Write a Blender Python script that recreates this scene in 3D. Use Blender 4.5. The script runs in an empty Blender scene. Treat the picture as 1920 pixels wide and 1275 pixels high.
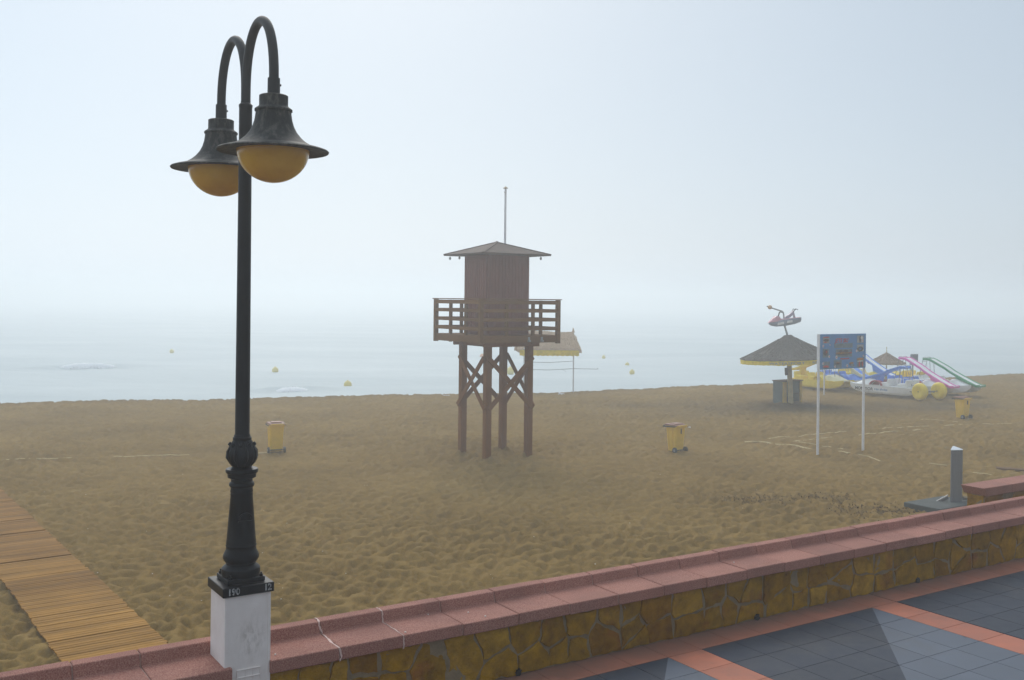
import bpy, bmesh, math, random
import numpy as np
from mathutils import Vector, Matrix
random.seed(7); rng = np.random.default_rng(11)
C = bpy.context.scene.collection
sc = bpy.context.scene
R_ = math.radians
# ------------------------------------------------------------------ camera
F, YH, ROLL, H = 1900.0, 560.0, R_(0.6), 5.0          # focal length in photo pixels, horizon row, roll, eye height over the sand
cam = bpy.data.cameras.new("camera"); co = bpy.data.objects.new("camera", cam); C.objects.link(co)
cam.sensor_width = 36; cam.lens = F / 1920 * 36; cam.shift_y = -(637.5 - YH) / 1920
cam.clip_start = 0.05; cam.clip_end = 3000
cr, sr = math.cos(ROLL), math.sin(ROLL)
co.matrix_world = Matrix(((cr, -sr, 0, 0), (0, 0, -1, 0), (sr, cr, 0, H), (0, 0, 0, 1)))
sc.camera = co
# ------------------------------------------------------------------ sky, sun, exposure
SUN_EL, SUN_AZ = R_(38), R_(-9)                        # azimuth from +Y (view axis), negative = left
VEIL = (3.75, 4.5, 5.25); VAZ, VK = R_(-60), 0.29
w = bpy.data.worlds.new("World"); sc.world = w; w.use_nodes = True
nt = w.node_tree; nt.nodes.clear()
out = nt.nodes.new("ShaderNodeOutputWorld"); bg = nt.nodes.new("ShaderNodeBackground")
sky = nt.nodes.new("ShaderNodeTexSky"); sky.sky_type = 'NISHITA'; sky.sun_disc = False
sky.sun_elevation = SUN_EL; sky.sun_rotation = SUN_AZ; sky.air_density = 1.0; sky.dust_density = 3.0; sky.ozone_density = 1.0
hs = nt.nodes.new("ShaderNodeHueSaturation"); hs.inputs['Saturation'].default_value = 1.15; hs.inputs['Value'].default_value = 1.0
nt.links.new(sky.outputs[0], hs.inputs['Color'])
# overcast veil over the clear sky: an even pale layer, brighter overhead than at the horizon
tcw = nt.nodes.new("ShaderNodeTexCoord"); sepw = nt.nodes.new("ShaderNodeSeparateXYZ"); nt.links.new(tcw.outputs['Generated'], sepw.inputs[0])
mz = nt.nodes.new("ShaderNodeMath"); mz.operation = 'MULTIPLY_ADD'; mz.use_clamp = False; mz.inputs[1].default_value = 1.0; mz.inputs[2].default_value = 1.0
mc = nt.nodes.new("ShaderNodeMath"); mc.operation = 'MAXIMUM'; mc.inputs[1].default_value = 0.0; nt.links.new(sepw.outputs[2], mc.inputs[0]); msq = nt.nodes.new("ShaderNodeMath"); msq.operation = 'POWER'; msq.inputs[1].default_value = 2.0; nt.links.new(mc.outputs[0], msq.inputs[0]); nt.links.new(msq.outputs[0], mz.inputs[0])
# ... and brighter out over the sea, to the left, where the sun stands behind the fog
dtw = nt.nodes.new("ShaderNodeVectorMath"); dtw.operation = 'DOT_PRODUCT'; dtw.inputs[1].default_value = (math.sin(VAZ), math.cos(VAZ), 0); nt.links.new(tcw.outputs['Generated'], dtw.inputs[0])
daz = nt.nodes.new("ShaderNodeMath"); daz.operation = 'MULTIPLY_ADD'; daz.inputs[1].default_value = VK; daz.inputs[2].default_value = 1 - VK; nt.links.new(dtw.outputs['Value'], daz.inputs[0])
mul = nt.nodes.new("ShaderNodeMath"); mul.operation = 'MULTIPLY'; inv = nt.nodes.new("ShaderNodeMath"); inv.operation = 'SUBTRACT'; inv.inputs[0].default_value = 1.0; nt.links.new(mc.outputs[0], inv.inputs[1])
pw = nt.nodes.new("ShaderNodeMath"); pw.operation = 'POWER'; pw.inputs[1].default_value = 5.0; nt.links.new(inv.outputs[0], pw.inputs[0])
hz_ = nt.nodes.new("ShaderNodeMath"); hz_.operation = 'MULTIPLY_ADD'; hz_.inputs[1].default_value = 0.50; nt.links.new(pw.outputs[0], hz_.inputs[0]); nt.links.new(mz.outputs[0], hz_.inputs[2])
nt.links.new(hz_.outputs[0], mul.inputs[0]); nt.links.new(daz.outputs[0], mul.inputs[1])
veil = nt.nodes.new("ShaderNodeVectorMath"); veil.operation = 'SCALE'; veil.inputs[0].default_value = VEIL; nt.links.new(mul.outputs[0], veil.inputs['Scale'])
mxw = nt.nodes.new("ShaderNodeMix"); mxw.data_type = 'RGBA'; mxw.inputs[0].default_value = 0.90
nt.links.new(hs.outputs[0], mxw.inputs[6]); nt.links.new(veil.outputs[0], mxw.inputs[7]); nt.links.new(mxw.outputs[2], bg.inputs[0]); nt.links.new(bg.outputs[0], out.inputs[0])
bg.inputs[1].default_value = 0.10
sl = bpy.data.lights.new("sun", 'SUN'); sl.energy = 1.0; sl.angle = R_(42); sl.color = (1.0, 0.95, 0.87)
so = bpy.data.objects.new("sun", sl); C.objects.link(so); so.location = (-20, 40, 60)
sd = Vector((math.sin(SUN_AZ) * math.cos(SUN_EL), math.cos(SUN_AZ) * math.cos(SUN_EL), math.sin(SUN_EL)))
so.rotation_euler = sd.to_track_quat('Z', 'Y').to_euler()
sc.view_settings.view_transform = 'Standard'; sc.view_settings.look = 'None'; sc.view_settings.exposure = 0.6; sc.view_settings.gamma = 1
FOG = 0.0060
sc.cycles.volume_bounces = 3; sc.cycles.max_bounces = 8; sc.cycles.diffuse_bounces = 3
sc.cycles.use_denoising = True

# ------------------------------------------------------------------ geometry helpers
TH = R_(57)                                              # the promenade wall's azimuth
AX = np.array([math.sin(TH), math.cos(TH)]); NX = np.array([-math.cos(TH), math.sin(TH)])
WALLROT = R_(33)                                         # local x along the wall, local y out to sea
def W(a, n, z=0.0): return Vector((a * AX[0] + n * NX[0], a * AX[1] + n * NX[1], z))
def ray(px, py):
    u = (px - 960) / F; v = (YH - py) / F
    return u * cr - v * sr, u * sr + v * cr              # X/Y, (Z-H)/Y
def at(px, py, z=0.0):
    u, v = ray(px, py); t = (z - H) / v; return Vector((u * t, t, z))
def atY(px, py, Y):
    u, v = ray(px, py); return Vector((u * Y, Y, H + v * Y))

class MB:
    def __init__(s): s.v = []; s.f = []; s.m = []
    def add(s, vs, fs, mi=0):
        b = len(s.v); s.v += [tuple(v) for v in vs]; s.f += [tuple(b + i for i in f) for f in fs]; s.m += [mi] * len(fs)
        return s
    def box(s, c, d, rz=0.0, M=None, mi=0):
        x, y, z = d[0] / 2, d[1] / 2, d[2] / 2
        vs = [Vector((i * x, j * y, k * z)) for k in (-1, 1) for j in (-1, 1) for i in (-1, 1)]
        T = M if M is not None else Matrix.Rotation(rz, 3, 'Z')
        vs = [T @ v + Vector(c) for v in vs]
        return s.add(vs, [(0, 2, 3, 1), (4, 5, 7, 6), (0, 1, 5, 4), (2, 6, 7, 3), (0, 4, 6, 2), (1, 3, 7, 5)], mi)
    def beam(s, p, q, w_, h_, up=(0, 0, 1), mi=0):
        p, q = Vector(p), Vector(q); d = (q - p); L = d.length; d.normalize()
        u = Vector(up); x = d.cross(u)
        if x.length < 1e-4: x = d.cross(Vector((1, 0, 0)))
        x.normalize(); u = x.cross(d)
        return s.box((p + q) / 2, (w_, L, h_), M=Matrix((x, d, u)).transposed(), mi=mi)
    def tube(s, pts, r, n=12, cap=True, mi=0):
        pts = [Vector(p) for p in pts]; rs = r if isinstance(r, (list, tuple)) else [r] * len(pts)
        vs = []; fs = []; x = None
        for i, p in enumerate(pts):
            d = (pts[min(i + 1, len(pts) - 1)] - pts[max(i - 1, 0)]).normalized()
            if x is None: x = d.orthogonal().normalized()
            else:
                x = x - d * x.dot(d); x.normalize()
            y = d.cross(x)
            for k in range(n):
                a = 2 * math.pi * k / n; vs.append(p + (x * math.cos(a) + y * math.sin(a)) * rs[i])
        for i in range(len(pts) - 1):
            for k in range(n):
                fs.append((i * n + k, i * n + (k + 1) % n, (i + 1) * n + (k + 1) % n, (i + 1) * n + k))
        if cap:
            fs.append(tuple(range(n - 1, -1, -1))); fs.append(tuple((len(pts) - 1) * n + k for k in range(n)))
        return s.add(vs, fs, mi)
    def lathe(s, prof, n=40, c=(0, 0, 0), mi=0, mod=None):
        vs = []; fs = []
        for i, (r, z) in enumerate(prof):
            for k in range(n):
                a = 2 * math.pi * k / n; rr = r * (mod(a, r, z) if mod else 1)
                vs.append((c[0] + rr * math.cos(a), c[1] + rr * math.sin(a), c[2] + z))
        for i in range(len(prof) - 1):
            for k in range(n): fs.append((i * n + k, i * n + (k + 1) % n, (i + 1) * n + (k + 1) % n, (i + 1) * n + k))
        return s.add(vs, fs, mi)
    def prism(s, poly, axis_pts, mi=0):
        """poly: list of 2-D points; axis_pts: function (p, t) -> 3-D point for t in (0, 1)"""
        n = len(poly); vs = [axis_pts(p, 0) for p in poly] + [axis_pts(p, 1) for p in poly]
        fs = [tuple(range(n - 1, -1, -1)), tuple(range(n, 2 * n))] + [(k, (k + 1) % n, n + (k + 1) % n, n + k) for k in range(n)]
        return s.add(vs, fs, mi)
    def loft(s, secs, closed=True, cap=True, mi=0):
        n = len(secs[0]); vs = [p for sec in secs for p in sec]; fs = []
        for i in range(len(secs) - 1):
            for k in range(n if closed else n - 1):
                fs.append((i * n + k, i * n + (k + 1) % n, (i + 1) * n + (k + 1) % n, (i + 1) * n + k))
        if cap and closed:
            fs.append(tuple(range(n - 1, -1, -1))); fs.append(tuple((len(secs) - 1) * n + k for k in range(n)))
        return s.add(vs, fs, mi)
    def sphere(s, c, r, sz=1.0, n=20, m=12, mi=0):
        prof = [(max(1e-4, r * math.sin(math.pi * i / m)), -r * sz * math.cos(math.pi * i / m)) for i in range(m + 1)]
        return s.lathe(prof, n, c, mi)
    def build(s, name, mat, parent=None, smooth=None, bevel=0.0, seg=2, fix=True):
        me = bpy.data.meshes.new(name); me.from_pydata(s.v, [], s.f)
        mats = mat if isinstance(mat, (list, tuple)) else [mat]
        for m_ in mats: me.materials.append(m_)
        if len(mats) > 1: me.polygons.foreach_set("material_index", s.m)
        if fix:
            b = bmesh.new(); b.from_mesh(me); bmesh.ops.recalc_face_normals(b, faces=b.faces); b.to_mesh(me); b.free()
        if smooth is not None:
            me.polygons.foreach_set("use_smooth", [True] * len(me.polygons)); me.set_sharp_from_angle(angle=R_(smooth))
        me.update()
        o = bpy.data.objects.new(name, me); C.objects.link(o)
        if parent is not None: o.parent = parent
        if bevel:
            bv = o.modifiers.new("bevel", 'BEVEL'); bv.width = bevel; bv.segments = seg; bv.limit_method = 'ANGLE'; bv.angle_limit = R_(35)
            bv.harden_normals = False
        return o

def thing(name, label, cat, loc=(0, 0, 0), rz=0.0, group=None, rot=None):
    o = bpy.data.objects.new(name, None); C.objects.link(o); o.empty_display_size = 0.2
    o.location = loc; o.rotation_euler = rot if rot else (0, 0, rz)
    o["label"] = label; o["category"] = cat
    if group: o["group"] = group
    return o
def tag(o, label=None, cat=None, group=None, kind=None):
    for k, v in (("label", label), ("category", cat), ("group", group), ("kind", kind)):
        if v: o[k] = v
    return o
def copy_tree(o, parent=None):
    c = o.copy(); C.objects.link(c); c.parent = parent
    for ch in list(o.children): copy_tree(ch, c)
    return c
def text_mesh(s_, size, ext=0.001, bold=0.0, shear=0.0, align='LEFT', sx=1.0):
    cu = bpy.data.curves.new("lettering", 'FONT'); cu.body = s_; cu.size = size; cu.extrude = ext; cu.offset = bold; cu.shear = shear
    cu.align_x = align
    o = bpy.data.objects.new("lettering", cu); C.objects.link(o)
    me = bpy.data.meshes.new_from_object(o); bpy.data.objects.remove(o)
    vs = [(v.co.x * sx, v.co.y, v.co.z) for v in me.vertices]; fs = [tuple(p.vertices) for p in me.polygons]
    bpy.data.meshes.remove(me); return vs, fs

# ------------------------------------------------------------------ material helpers
class NT:
    def __init__(s, name):
        s.m = bpy.data.materials.new(name); s.m.use_nodes = True; s.t = s.m.node_tree; s.t.nodes.clear()
        s.o = s.n("ShaderNodeOutputMaterial"); s.b = s.n("ShaderNodeBsdfPrincipled"); s.l(s.b.outputs[0], s.o.inputs[0])
        s.co = s.n("ShaderNodeTexCoord")
    def n(s, t): return s.t.nodes.new(t)
    def l(s, a, b): s.t.links.new(a, b)
    def noise(s, scale, detail=4, rough=0.55, vec=None, stretch=None):
        x = s.n("ShaderNodeTexNoise"); x.inputs['Scale'].default_value = scale; x.inputs['Detail'].default_value = detail; x.inputs['Roughness'].default_value = rough
        v = vec or s.co.outputs['Object']
        if stretch:
            mp = s.n("ShaderNodeMapping"); mp.inputs['Scale'].default_value = stretch; s.l(v, mp.inputs[0]); v = mp.outputs[0]
        s.l(v, x.inputs['Vector']); return x.outputs['Fac']
    def ramp(s, fac, stops):
        r = s.n("ShaderNodeValToRGB"); e = r.color_ramp.elements
        while len(e) < len(stops): e.new(0.5)
        for k, (p, c) in enumerate(stops):
            e[k].position = p; e[k].color = (*c, 1) if len(c) == 3 else c
        s.l(fac, r.inputs[0]); return r.outputs[0]
    def mix(s, fac, a, b, mode='MIX'):
        x = s.n("ShaderNodeMix"); x.data_type = 'RGBA'; x.blend_type = mode
        for sock, v in ((x.inputs[0], fac), (x.inputs[6], a), (x.inputs[7], b)):
            if isinstance(v, (int, float)): sock.default_value = v
            elif isinstance(v, tuple): sock.default_value = (*v, 1)
            else: s.l(v, sock)
        return x.outputs[2]
    def math(s, op, a, b=0.0):
        x = s.n("ShaderNodeMath"); x.operation = op
        for sock, v in ((x.inputs[0], a), (x.inputs[1], b)):
            if isinstance(v, (int, float)): sock.default_value = v
            else: s.l(v, sock)
        return x.outputs[0]
    def island(s):
        g = s.n("ShaderNodeNewGeometry"); return g.outputs['Random Per Island']
    def bump(s, h, strength=0.3, dist=0.02):
        x = s.n("ShaderNodeBump"); x.inputs['Strength'].default_value = strength; x.inputs['Distance'].default_value = dist
        s.l(h, x.inputs['Height']); s.l(x.outputs[0], s.b.inputs['Normal'])
    def col(s, c):
        if isinstance(c, tuple): s.b.inputs['Base Color'].default_value = (*c, 1)
        else: s.l(c, s.b.inputs['Base Color'])
    def set(s, rough=0.6, spec=0.4, metal=0.0):
        s.b.inputs['Roughness'].default_value = rough; s.b.inputs['Specular IOR Level'].default_value = spec; s.b.inputs['Metallic'].default_value = metal
        return s
def sc3(c, k): return tuple(min(1, max(0, x * k)) for x in c)
def paint(name, c, rough=0.5, var=0.18, scale=6, bump=0.1, spec=0.4, metal=0.0, stretch=None, dirt=None):
    t = NT(name); n1 = t.noise(scale, 5, 0.6, stretch=stretch)
    cc = t.ramp(n1, [(0.25, sc3(c, 1 - var)), (0.75, sc3(c, 1 + var))])
    if dirt:
        n2 = t.noise(scale * 0.35, 6, 0.7, stretch=stretch); f = t.ramp(n2, [(0.5, (0, 0, 0)), (0.72, (1, 1, 1))]); cc = t.mix(t.math('MULTIPLY', f, dirt[1]), cc, dirt[0])
    t.col(cc); t.set(rough, spec, metal)
    if bump: t.bump(t.noise(scale * 8, 4), bump, 0.01)
    return t.m
def wood(name, c, stretch, rough=0.65, var=0.3, isl=0.25):
    t = NT(name); g = t.noise(9, 6, 0.65, stretch=stretch); big = t.noise(0.9, 3)
    cc = t.ramp(g, [(0.2, sc3(c, 1 - var)), (0.55, c), (0.85, sc3(c, 1 + var))])
    cc = t.mix(t.math('MULTIPLY', t.ramp(big, [(0.4, (0, 0, 0)), (0.65, (1, 1, 1))]), 0.45), cc, sc3(c, 0.55))
    k = t.ramp(t.island(), [(0, (1 - isl,) * 3), (1, (1, 1, 1))])
    t.col(t.mix(1.0, cc, k, 'MULTIPLY')); t.set(rough + .12, 0.1); t.bump(g, 0.25, 0.006); return t.m

M = {}
M['black_iron'] = paint("black_iron", (0.006, 0.006, 0.008), 0.38, 0.3, 5, 0.12, 0.16, dirt=((0.02, 0.02, 0.022), 0.35))
M['lamp_grey'] = paint("lamp_grey", (0.010, 0.011, 0.013), 0.5, 0.3, 7, 0.2, 0.2, dirt=((0.04, 0.04, 0.038), 0.45))
t = NT("shade_metal"); n1 = t.noise(22, 6, 0.75, stretch=(1, 1, 0.35)); c1 = t.ramp(n1, [(0.36, (0.006, 0.006, 0.007)), (0.5, (0.020, 0.020, 0.019)), (0.62, (0.075, 0.070, 0.060))])
c1 = t.mix(t.ramp(t.noise(60, 3, 0.6, stretch=(1, 1, 0.4)), [(0.62, (0, 0, 0)), (0.7, (0.7, 0.7, 0.7))]), c1, (0.012, 0.012, 0.014)); t.col(c1); t.set(0.6, 0.2); t.bump(n1, 0.15, 0.004); M['shade'] = t.m
t = NT("amber_globe"); n1 = t.noise(3, 4, 0.6); t.col(t.ramp(n1, [(0.3, (0.60, 0.31, 0.015)), (0.7, (0.80, 0.48, 0.045))])); t.set(0.18, 0.5)
t.b.inputs['Subsurface Weight'].default_value = 0.25; t.b.inputs['Subsurface Radius'].default_value = (0.05, 0.03, 0.01); M['globe'] = t.m
# pedestal plaster with a scuffed stain
t = NT("white_plaster"); n1 = t.noise(5, 5, 0.6); cc = t.ramp(n1, [(0.3, (0.76, 0.67, 0.62)), (0.7, (0.86, 0.78, 0.73))])
scr = t.noise(24, 7, 0.75, stretch=(1, 1, 0.35)); blob = t.n("ShaderNodeTexGradient"); blob.gradient_type = 'SPHERICAL'
mp = t.n("ShaderNodeMapping"); mp.inputs['Location'].default_value = (-0.15, 1.0, 1.9); mp.inputs['Scale'].default_value = (7, 6, 5); t.l(t.co.outputs['Object'], mp.inputs[0])
mp.inputs['Location'].default_value = (-0.2, 1.0, -3.55); t.l(mp.outputs[0], blob.inputs[0])
st = t.math('MULTIPLY', t.ramp(scr, [(0.45, (0, 0, 0)), (0.75, (1, 1, 1))]), blob.outputs[1])
cc = t.mix(t.math('MULTIPLY', st, 0.9), cc, (0.26, 0.2, 0.14))
spk = t.ramp(t.noise(11, 7, 0.8), [(0.62, (0, 0, 0)), (0.78, (0.5, 0.5, 0.5))]); cc = t.mix(spk, cc, (0.38, 0.33, 0.27))
t.col(cc); t.set(0.75, 0.3); t.bump(t.noise(40, 4), 0.12, 0.004); M['plaster'] = t.m
# pink terrazzo coping
t = NT("pink_terrazzo"); f1 = t.noise(120, 3, 0.75); f2 = t.noise(2.2, 5, 0.65); ip = t.island()
cc = t.ramp(f1, [(0.36, (0.225, 0.082, 0.058)), (0.5, (0.385, 0.168, 0.126)), (0.64, (0.51, 0.285, 0.225))])
cc = t.mix(t.math('MULTIPLY', t.ramp(f2, [(0.42, (0, 0, 0)), (0.7, (1, 1, 1))]), 0.35), cc, (0.16, 0.08, 0.07))
cc = t.mix(1.0, cc, t.ramp(ip, [(0, (0.86, 0.84, 0.84)), (1, (1.06, 1.04, 1.03))]), 'MULTIPLY')
t.col(cc); t.set(0.8, 0.15); t.bump(f1, 0.25, 0.003); M['terrazzo'] = t.m
M['joint'] = paint("joint_mortar", (0.46, 0.30, 0.25), 0.9, 0.35, 14, 0.3)
# ochre rubble stone
t = NT("ochre_stone"); ip = t.island(); n1 = t.noise(7, 6, 0.65); n2 = t.noise(2.6, 5, 0.6); n3 = t.noise(38, 5, 0.7)
cc = t.ramp(ip, [(0, (0.25, 0.110, 0.004)), (0.35, (0.39, 0.205, 0.006)), (0.7, (0.29, 0.148, 0.007)), (1, (0.45, 0.25, 0.022))])
cc = t.mix(t.ramp(n2, [(0.56, (0, 0, 0)), (0.72, (0.75, 0.75, 0.75))]), cc, (0.26, 0.075, 0.016))
cc = t.mix(1.0, cc, t.ramp(n1, [(0.3, (0.5, 0.47, 0.42)), (0.7, (1.25, 1.25, 1.2))]), 'MULTIPLY')
cc = t.mix(t.ramp(n3, [(0.6, (0, 0, 0)), (0.75, (0.55, 0.55, 0.55))]), cc, (0.12, 0.06, 0.015))
t.col(cc); t.set(0.95, 0.02); t.bump(t.math('ADD', n1, t.math('MULTIPLY', n3, 0.4)), 1.0, 0.035); M['stone'] = t.m
M['mortar'] = paint("wall_mortar", (0.25, 0.185, 0.11), 0.95, 0.35, 9, 0.8, 0.05, dirt=((0.13, 0.10, 0.055), 0.7))
M['concrete'] = paint("grey_concrete", (0.07, 0.078, 0.072), 0.85, 0.25, 5, 0.4, dirt=((0.09, 0.1, 0.1), 0.6))
def tile_mat(name, c, dirtc, k=0.5):
    t = NT(name); n1 = t.noise(3.0, 6, 0.65, vec=None); n2 = t.noise(0.8, 5, 0.6, stretch=(0.6, 1.6, 1)); n3 = t.noise(120, 3, 0.6); ip = t.island()
    cc = t.ramp(n1, [(0.3, sc3(c, 0.85)), (0.7, sc3(c, 1.13))]); cc = t.mix(1.0, cc, t.ramp(ip, [(0, (0.9,) * 3), (1, (1.08,) * 3)]), 'MULTIPLY')
    cc = t.mix(t.math('MULTIPLY', t.ramp(n2, [(0.45, (0, 0, 0)), (0.7, (1, 1, 1))]), k), cc, dirtc)
    cc = t.mix(t.ramp(t.noise(9, 2, 0.5), [(0.735, (0, 0, 0)), (0.76, (0.8, 0.8, 0.8))]), cc, sc3(dirtc, 0.55))
    mp = t.n("ShaderNodeMapping"); mp.vector_type = 'TEXTURE'; mp.inputs['Rotation'].default_value = (0, 0, WALLROT); t.l(t.co.outputs['Object'], mp.inputs[0])
    sp = t.n("ShaderNodeSeparateXYZ"); t.l(mp.outputs[0], sp.inputs[0])
    mr = t.n("ShaderNodeMapRange"); mr.inputs[1].default_value = 6.72; mr.inputs[2].default_value = 7.20; t.l(t.math('ADD', sp.outputs[1], t.math('MULTIPLY', t.math('SUBTRACT', t.noise(2.3, 5, 0.65), 0.5), 0.55)), mr.inputs[0])
    cc = t.mix(t.math('MULTIPLY', mr.outputs[0], 0.75), cc, (0.115, 0.09, 0.075))          # sandy grime along the foot of the wall
    blot = t.ramp(t.noise(1.1, 7, 0.72), [(0.52, (0, 0, 0)), (0.68, (1, 1, 1))]); cc = t.mix(t.math('MULTIPLY', blot, 0.3), cc, (0.10, 0.09, 0.08))
    t.col(cc); t.set(0.55, 0.18); t.l(t.ramp(n1, [(0.3, (0.42,) * 3), (0.7, (0.62,) * 3)]), t.b.inputs['Roughness']); t.bump(n3, 0.12, 0.002); return t.m
M['tile_dark'] = tile_mat("slate_tile", (0.033, 0.041, 0.058), (0.022, 0.027, 0.038))
M['tile_light'] = tile_mat("grey_tile", (0.115, 0.129, 0.158), (0.088, 0.10, 0.122), 0.3)
M['tile_pink'] = tile_mat("terracotta_tile", (0.45, 0.150, 0.088), (0.30, 0.11, 0.07), 0.35)
M['grout'] = paint("grout", (0.022, 0.02, 0.02), 0.95, 0.3, 12, 0.3)
M['slat_old'] = wood("slat_wood_weathered", (0.36, 0.170, 0.032), (0.6, 9, 9), isl=0.35)
# sand
t = NT("beach_sand"); P = t.co.outputs['Object']; n1 = t.noise(0.25, 5, 0.6, P); n2 = t.noise(2.4, 6, 0.65, P); n3 = t.noise(45, 4, 0.7, P)
cc = t.ramp(n1, [(0.28, (0.205, 0.126, 0.036)), (0.5, (0.260, 0.161, 0.048)), (0.72, (0.308, 0.195, 0.063))])
patch = t.ramp(t.noise(0.7, 7, 0.7, P), [(0.5, (0, 0, 0)), (0.66, (1, 1, 1))]); cc = t.mix(t.math('MULTIPLY', patch, 0.28), cc, (0.19, 0.12, 0.03))
cc = t.mix(1.0, cc, t.ramp(n2, [(0.25, (0.80, 0.79, 0.77)), (0.75, (1.14, 1.14, 1.14))]), 'MULTIPLY')
cc = t.mix(1.0, cc, t.ramp(n3, [(0.3, (0.78,) * 3), (0.7, (1.18,) * 3)]), 'MULTIPLY')
at_ = t.n("ShaderNodeAttribute"); at_.attribute_name = "wet"
cc = t.mix(at_.outputs['Fac'], cc, (0.066, 0.052, 0.034))
t.col(cc); t.set(0.95, 0.05); t.bump(t.math('ADD', n3, t.math('ADD', t.math('MULTIPLY', n2, 1.5), t.math('MULTIPLY', t.noise(14, 4, 0.6, P), 0.5))), 0.55, 0.03); M['sand'] = t.m
t = NT("sea_water"); P = t.co.outputs['Object']; n1 = t.noise(0.9, 5, 0.6, P, stretch=(0.5, 1, 1)); n2 = t.noise(0.08, 4, 0.6, P, stretch=(0.35, 1, 1))
t.col(t.ramp(n2, [(0.35, (0.45, 0.52, 0.535)), (0.7, (0.56, 0.62, 0.625))])); t.set(0.6, 0.12); t.bump(n1, 0.6, 0.2); M['sea'] = t.m
t = NT("foam"); t.col(t.ramp(t.noise(5, 5, 0.7), [(0.25, (0.95, 0.97, 0.98)), (0.6, (1.0, 1.0, 1.0))])); t.set(0.9, 0.0); t.b.inputs['Subsurface Weight'].default_value = 0.6; t.b.inputs['Subsurface Radius'].default_value = (0.5, 0.5, 0.5); t.bump(t.noise(9, 4), 0.5, 0.04); M['foam'] = t.m
# woods, plastics, thatch ...
M['tower_wood'] = wood("tower_wood", (0.29, 0.105, 0.014), (6, 6, 0.5), isl=0.3)
M['rail_wood'] = wood("rail_wood", (0.27, 0.125, 0.032), (1.2, 1.2, 4), isl=0.35)
M['cabin_wood'] = wood("cabin_wood", (0.27, 0.098, 0.072), (5, 5, 0.4), isl=0.12)
M['roof_brown'] = paint("roof_brown", (0.070, 0.036, 0.022), 0.8, 0.3, 4, 0.3)
M['slat_wood'] = wood("slat_wood", (0.43, 0.222, 0.044), (0.6, 9, 9), isl=0.30)
_t = M['slat_wood'].node_tree; _b = next(n for n in _t.nodes if n.type == 'BSDF_PRINCIPLED'); _src = _b.inputs['Base Color'].links[0].from_socket
_oi = _t.nodes.new("ShaderNodeObjectInfo"); _rr = _t.nodes.new("ShaderNodeValToRGB"); _rr.color_ramp.elements[0].color = (0.68, 0.62, 0.56, 1); _rr.color_ramp.elements[1].color = (1.15, 1.1, 1.05, 1); _t.links.new(_oi.outputs['Random'], _rr.inputs[0])
_mx = _t.nodes.new("ShaderNodeMix"); _mx.data_type = 'RGBA'; _mx.blend_type = 'MULTIPLY'; _mx.inputs[0].default_value = 1.0; _t.links.new(_src, _mx.inputs[6]); _t.links.new(_rr.outputs[0], _mx.inputs[7]); _t.links.new(_mx.outputs[2], _b.inputs['Base Color'])
M['plank_wood'] = wood("plank_wood", (0.22, 0.12, 0.055), (0.8, 6, 6))
M['white_paint'] = paint("white_paint", (0.72, 0.72, 0.72), 0.45, 0.1, 5, 0.05, dirt=((0.45, 0.42, 0.38), 0.35))
M['pole_white'] = paint("pole_white", (0.82, 0.81, 0.82), 0.5, 0.12, 5, 0.05)
M['steel'] = paint("brushed_steel", (0.20, 0.205, 0.225), 0.45, 0.12, 4, 0.08, 0.3, 0.3, stretch=(14, 14, 0.4))
M['steel_cap'] = paint("steel_cap", (0.72, 0.73, 0.75), 0.35, 0.05, 5, 0.03, 0.5, 0.2)
M['bin_yellow'] = paint("bin_yellow", (0.84, 0.53, 0.03), 0.5, 0.12, 3, 0.06, dirt=((0.5, 0.30, 0.07), 0.5))
M['bin_lid'] = paint("bin_lid", (0.30, 0.13, 0.09), 0.55, 0.2, 5, 0.1)
M['rubber'] = paint("dark_rubber", (0.03, 0.031, 0.034), 0.7, 0.2, 6, 0.1)
M['chrome'] = paint("grey_tube", (0.22, 0.22, 0.23), 0.4, 0.1, 6, 0.0, 0.5, 0.5)
t = NT("dark_thatch"); n1 = t.noise(10, 6, 0.75); n2 = t.noise(1.3, 4); cc = t.ramp(n1, [(0.3, (0.10, 0.088, 0.076)), (0.6, (0.20, 0.175, 0.15)), (0.8, (0.32, 0.28, 0.235))]); t.col(t.mix(t.math('MULTIPLY', n2, 0.5), cc, (0.05, 0.045, 0.042))); t.set(0.95, 0.1); t.bump(n1, 0.8, 0.03); M['thatch_dark'] = t.m
t = NT("pale_thatch"); n1 = t.noise(11, 6, 0.75); cc = t.ramp(n1, [(0.3, (0.46, 0.31, 0.19)), (0.6, (0.64, 0.45, 0.29)), (0.8, (0.76, 0.57, 0.40))]); t.col(cc); t.set(0.95, 0.1); t.bump(n1, 0.8, 0.03); M["thatch_pale"] = t.m
t = NT("brown_thatch"); n1 = t.noise(11, 6, 0.75); cc = t.ramp(n1, [(0.3, (0.19, 0.125, 0.085)), (0.6, (0.33, 0.225, 0.15)), (0.8, (0.46, 0.33, 0.22))]); t.col(cc); t.set(0.95, 0.1); t.bump(n1, 0.8, 0.03); M['thatch_brown'] = t.m
def plastic(nm, c, rough=0.38, dirt=0.25): return paint(nm, c, rough, 0.1, 3, 0.04, 0.45, dirt=(sc3(c, 0.6), dirt))
M['p_yellow'] = plastic("yellow_plastic", (0.93, 0.68, 0.02)); M['p_cream'] = plastic("cream_plastic", (0.74, 0.68, 0.42)); M['p_white'] = plastic("white_plastic", (0.88, 0.87, 0.84))
M['p_blue'] = plastic("blue_plastic", (0.05, 0.24, 0.78)); M['p_pink'] = plastic("pink_plastic", (0.85, 0.16, 0.52)); M['p_green'] = plastic("green_plastic", (0.03, 0.32, 0.13))
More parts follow.
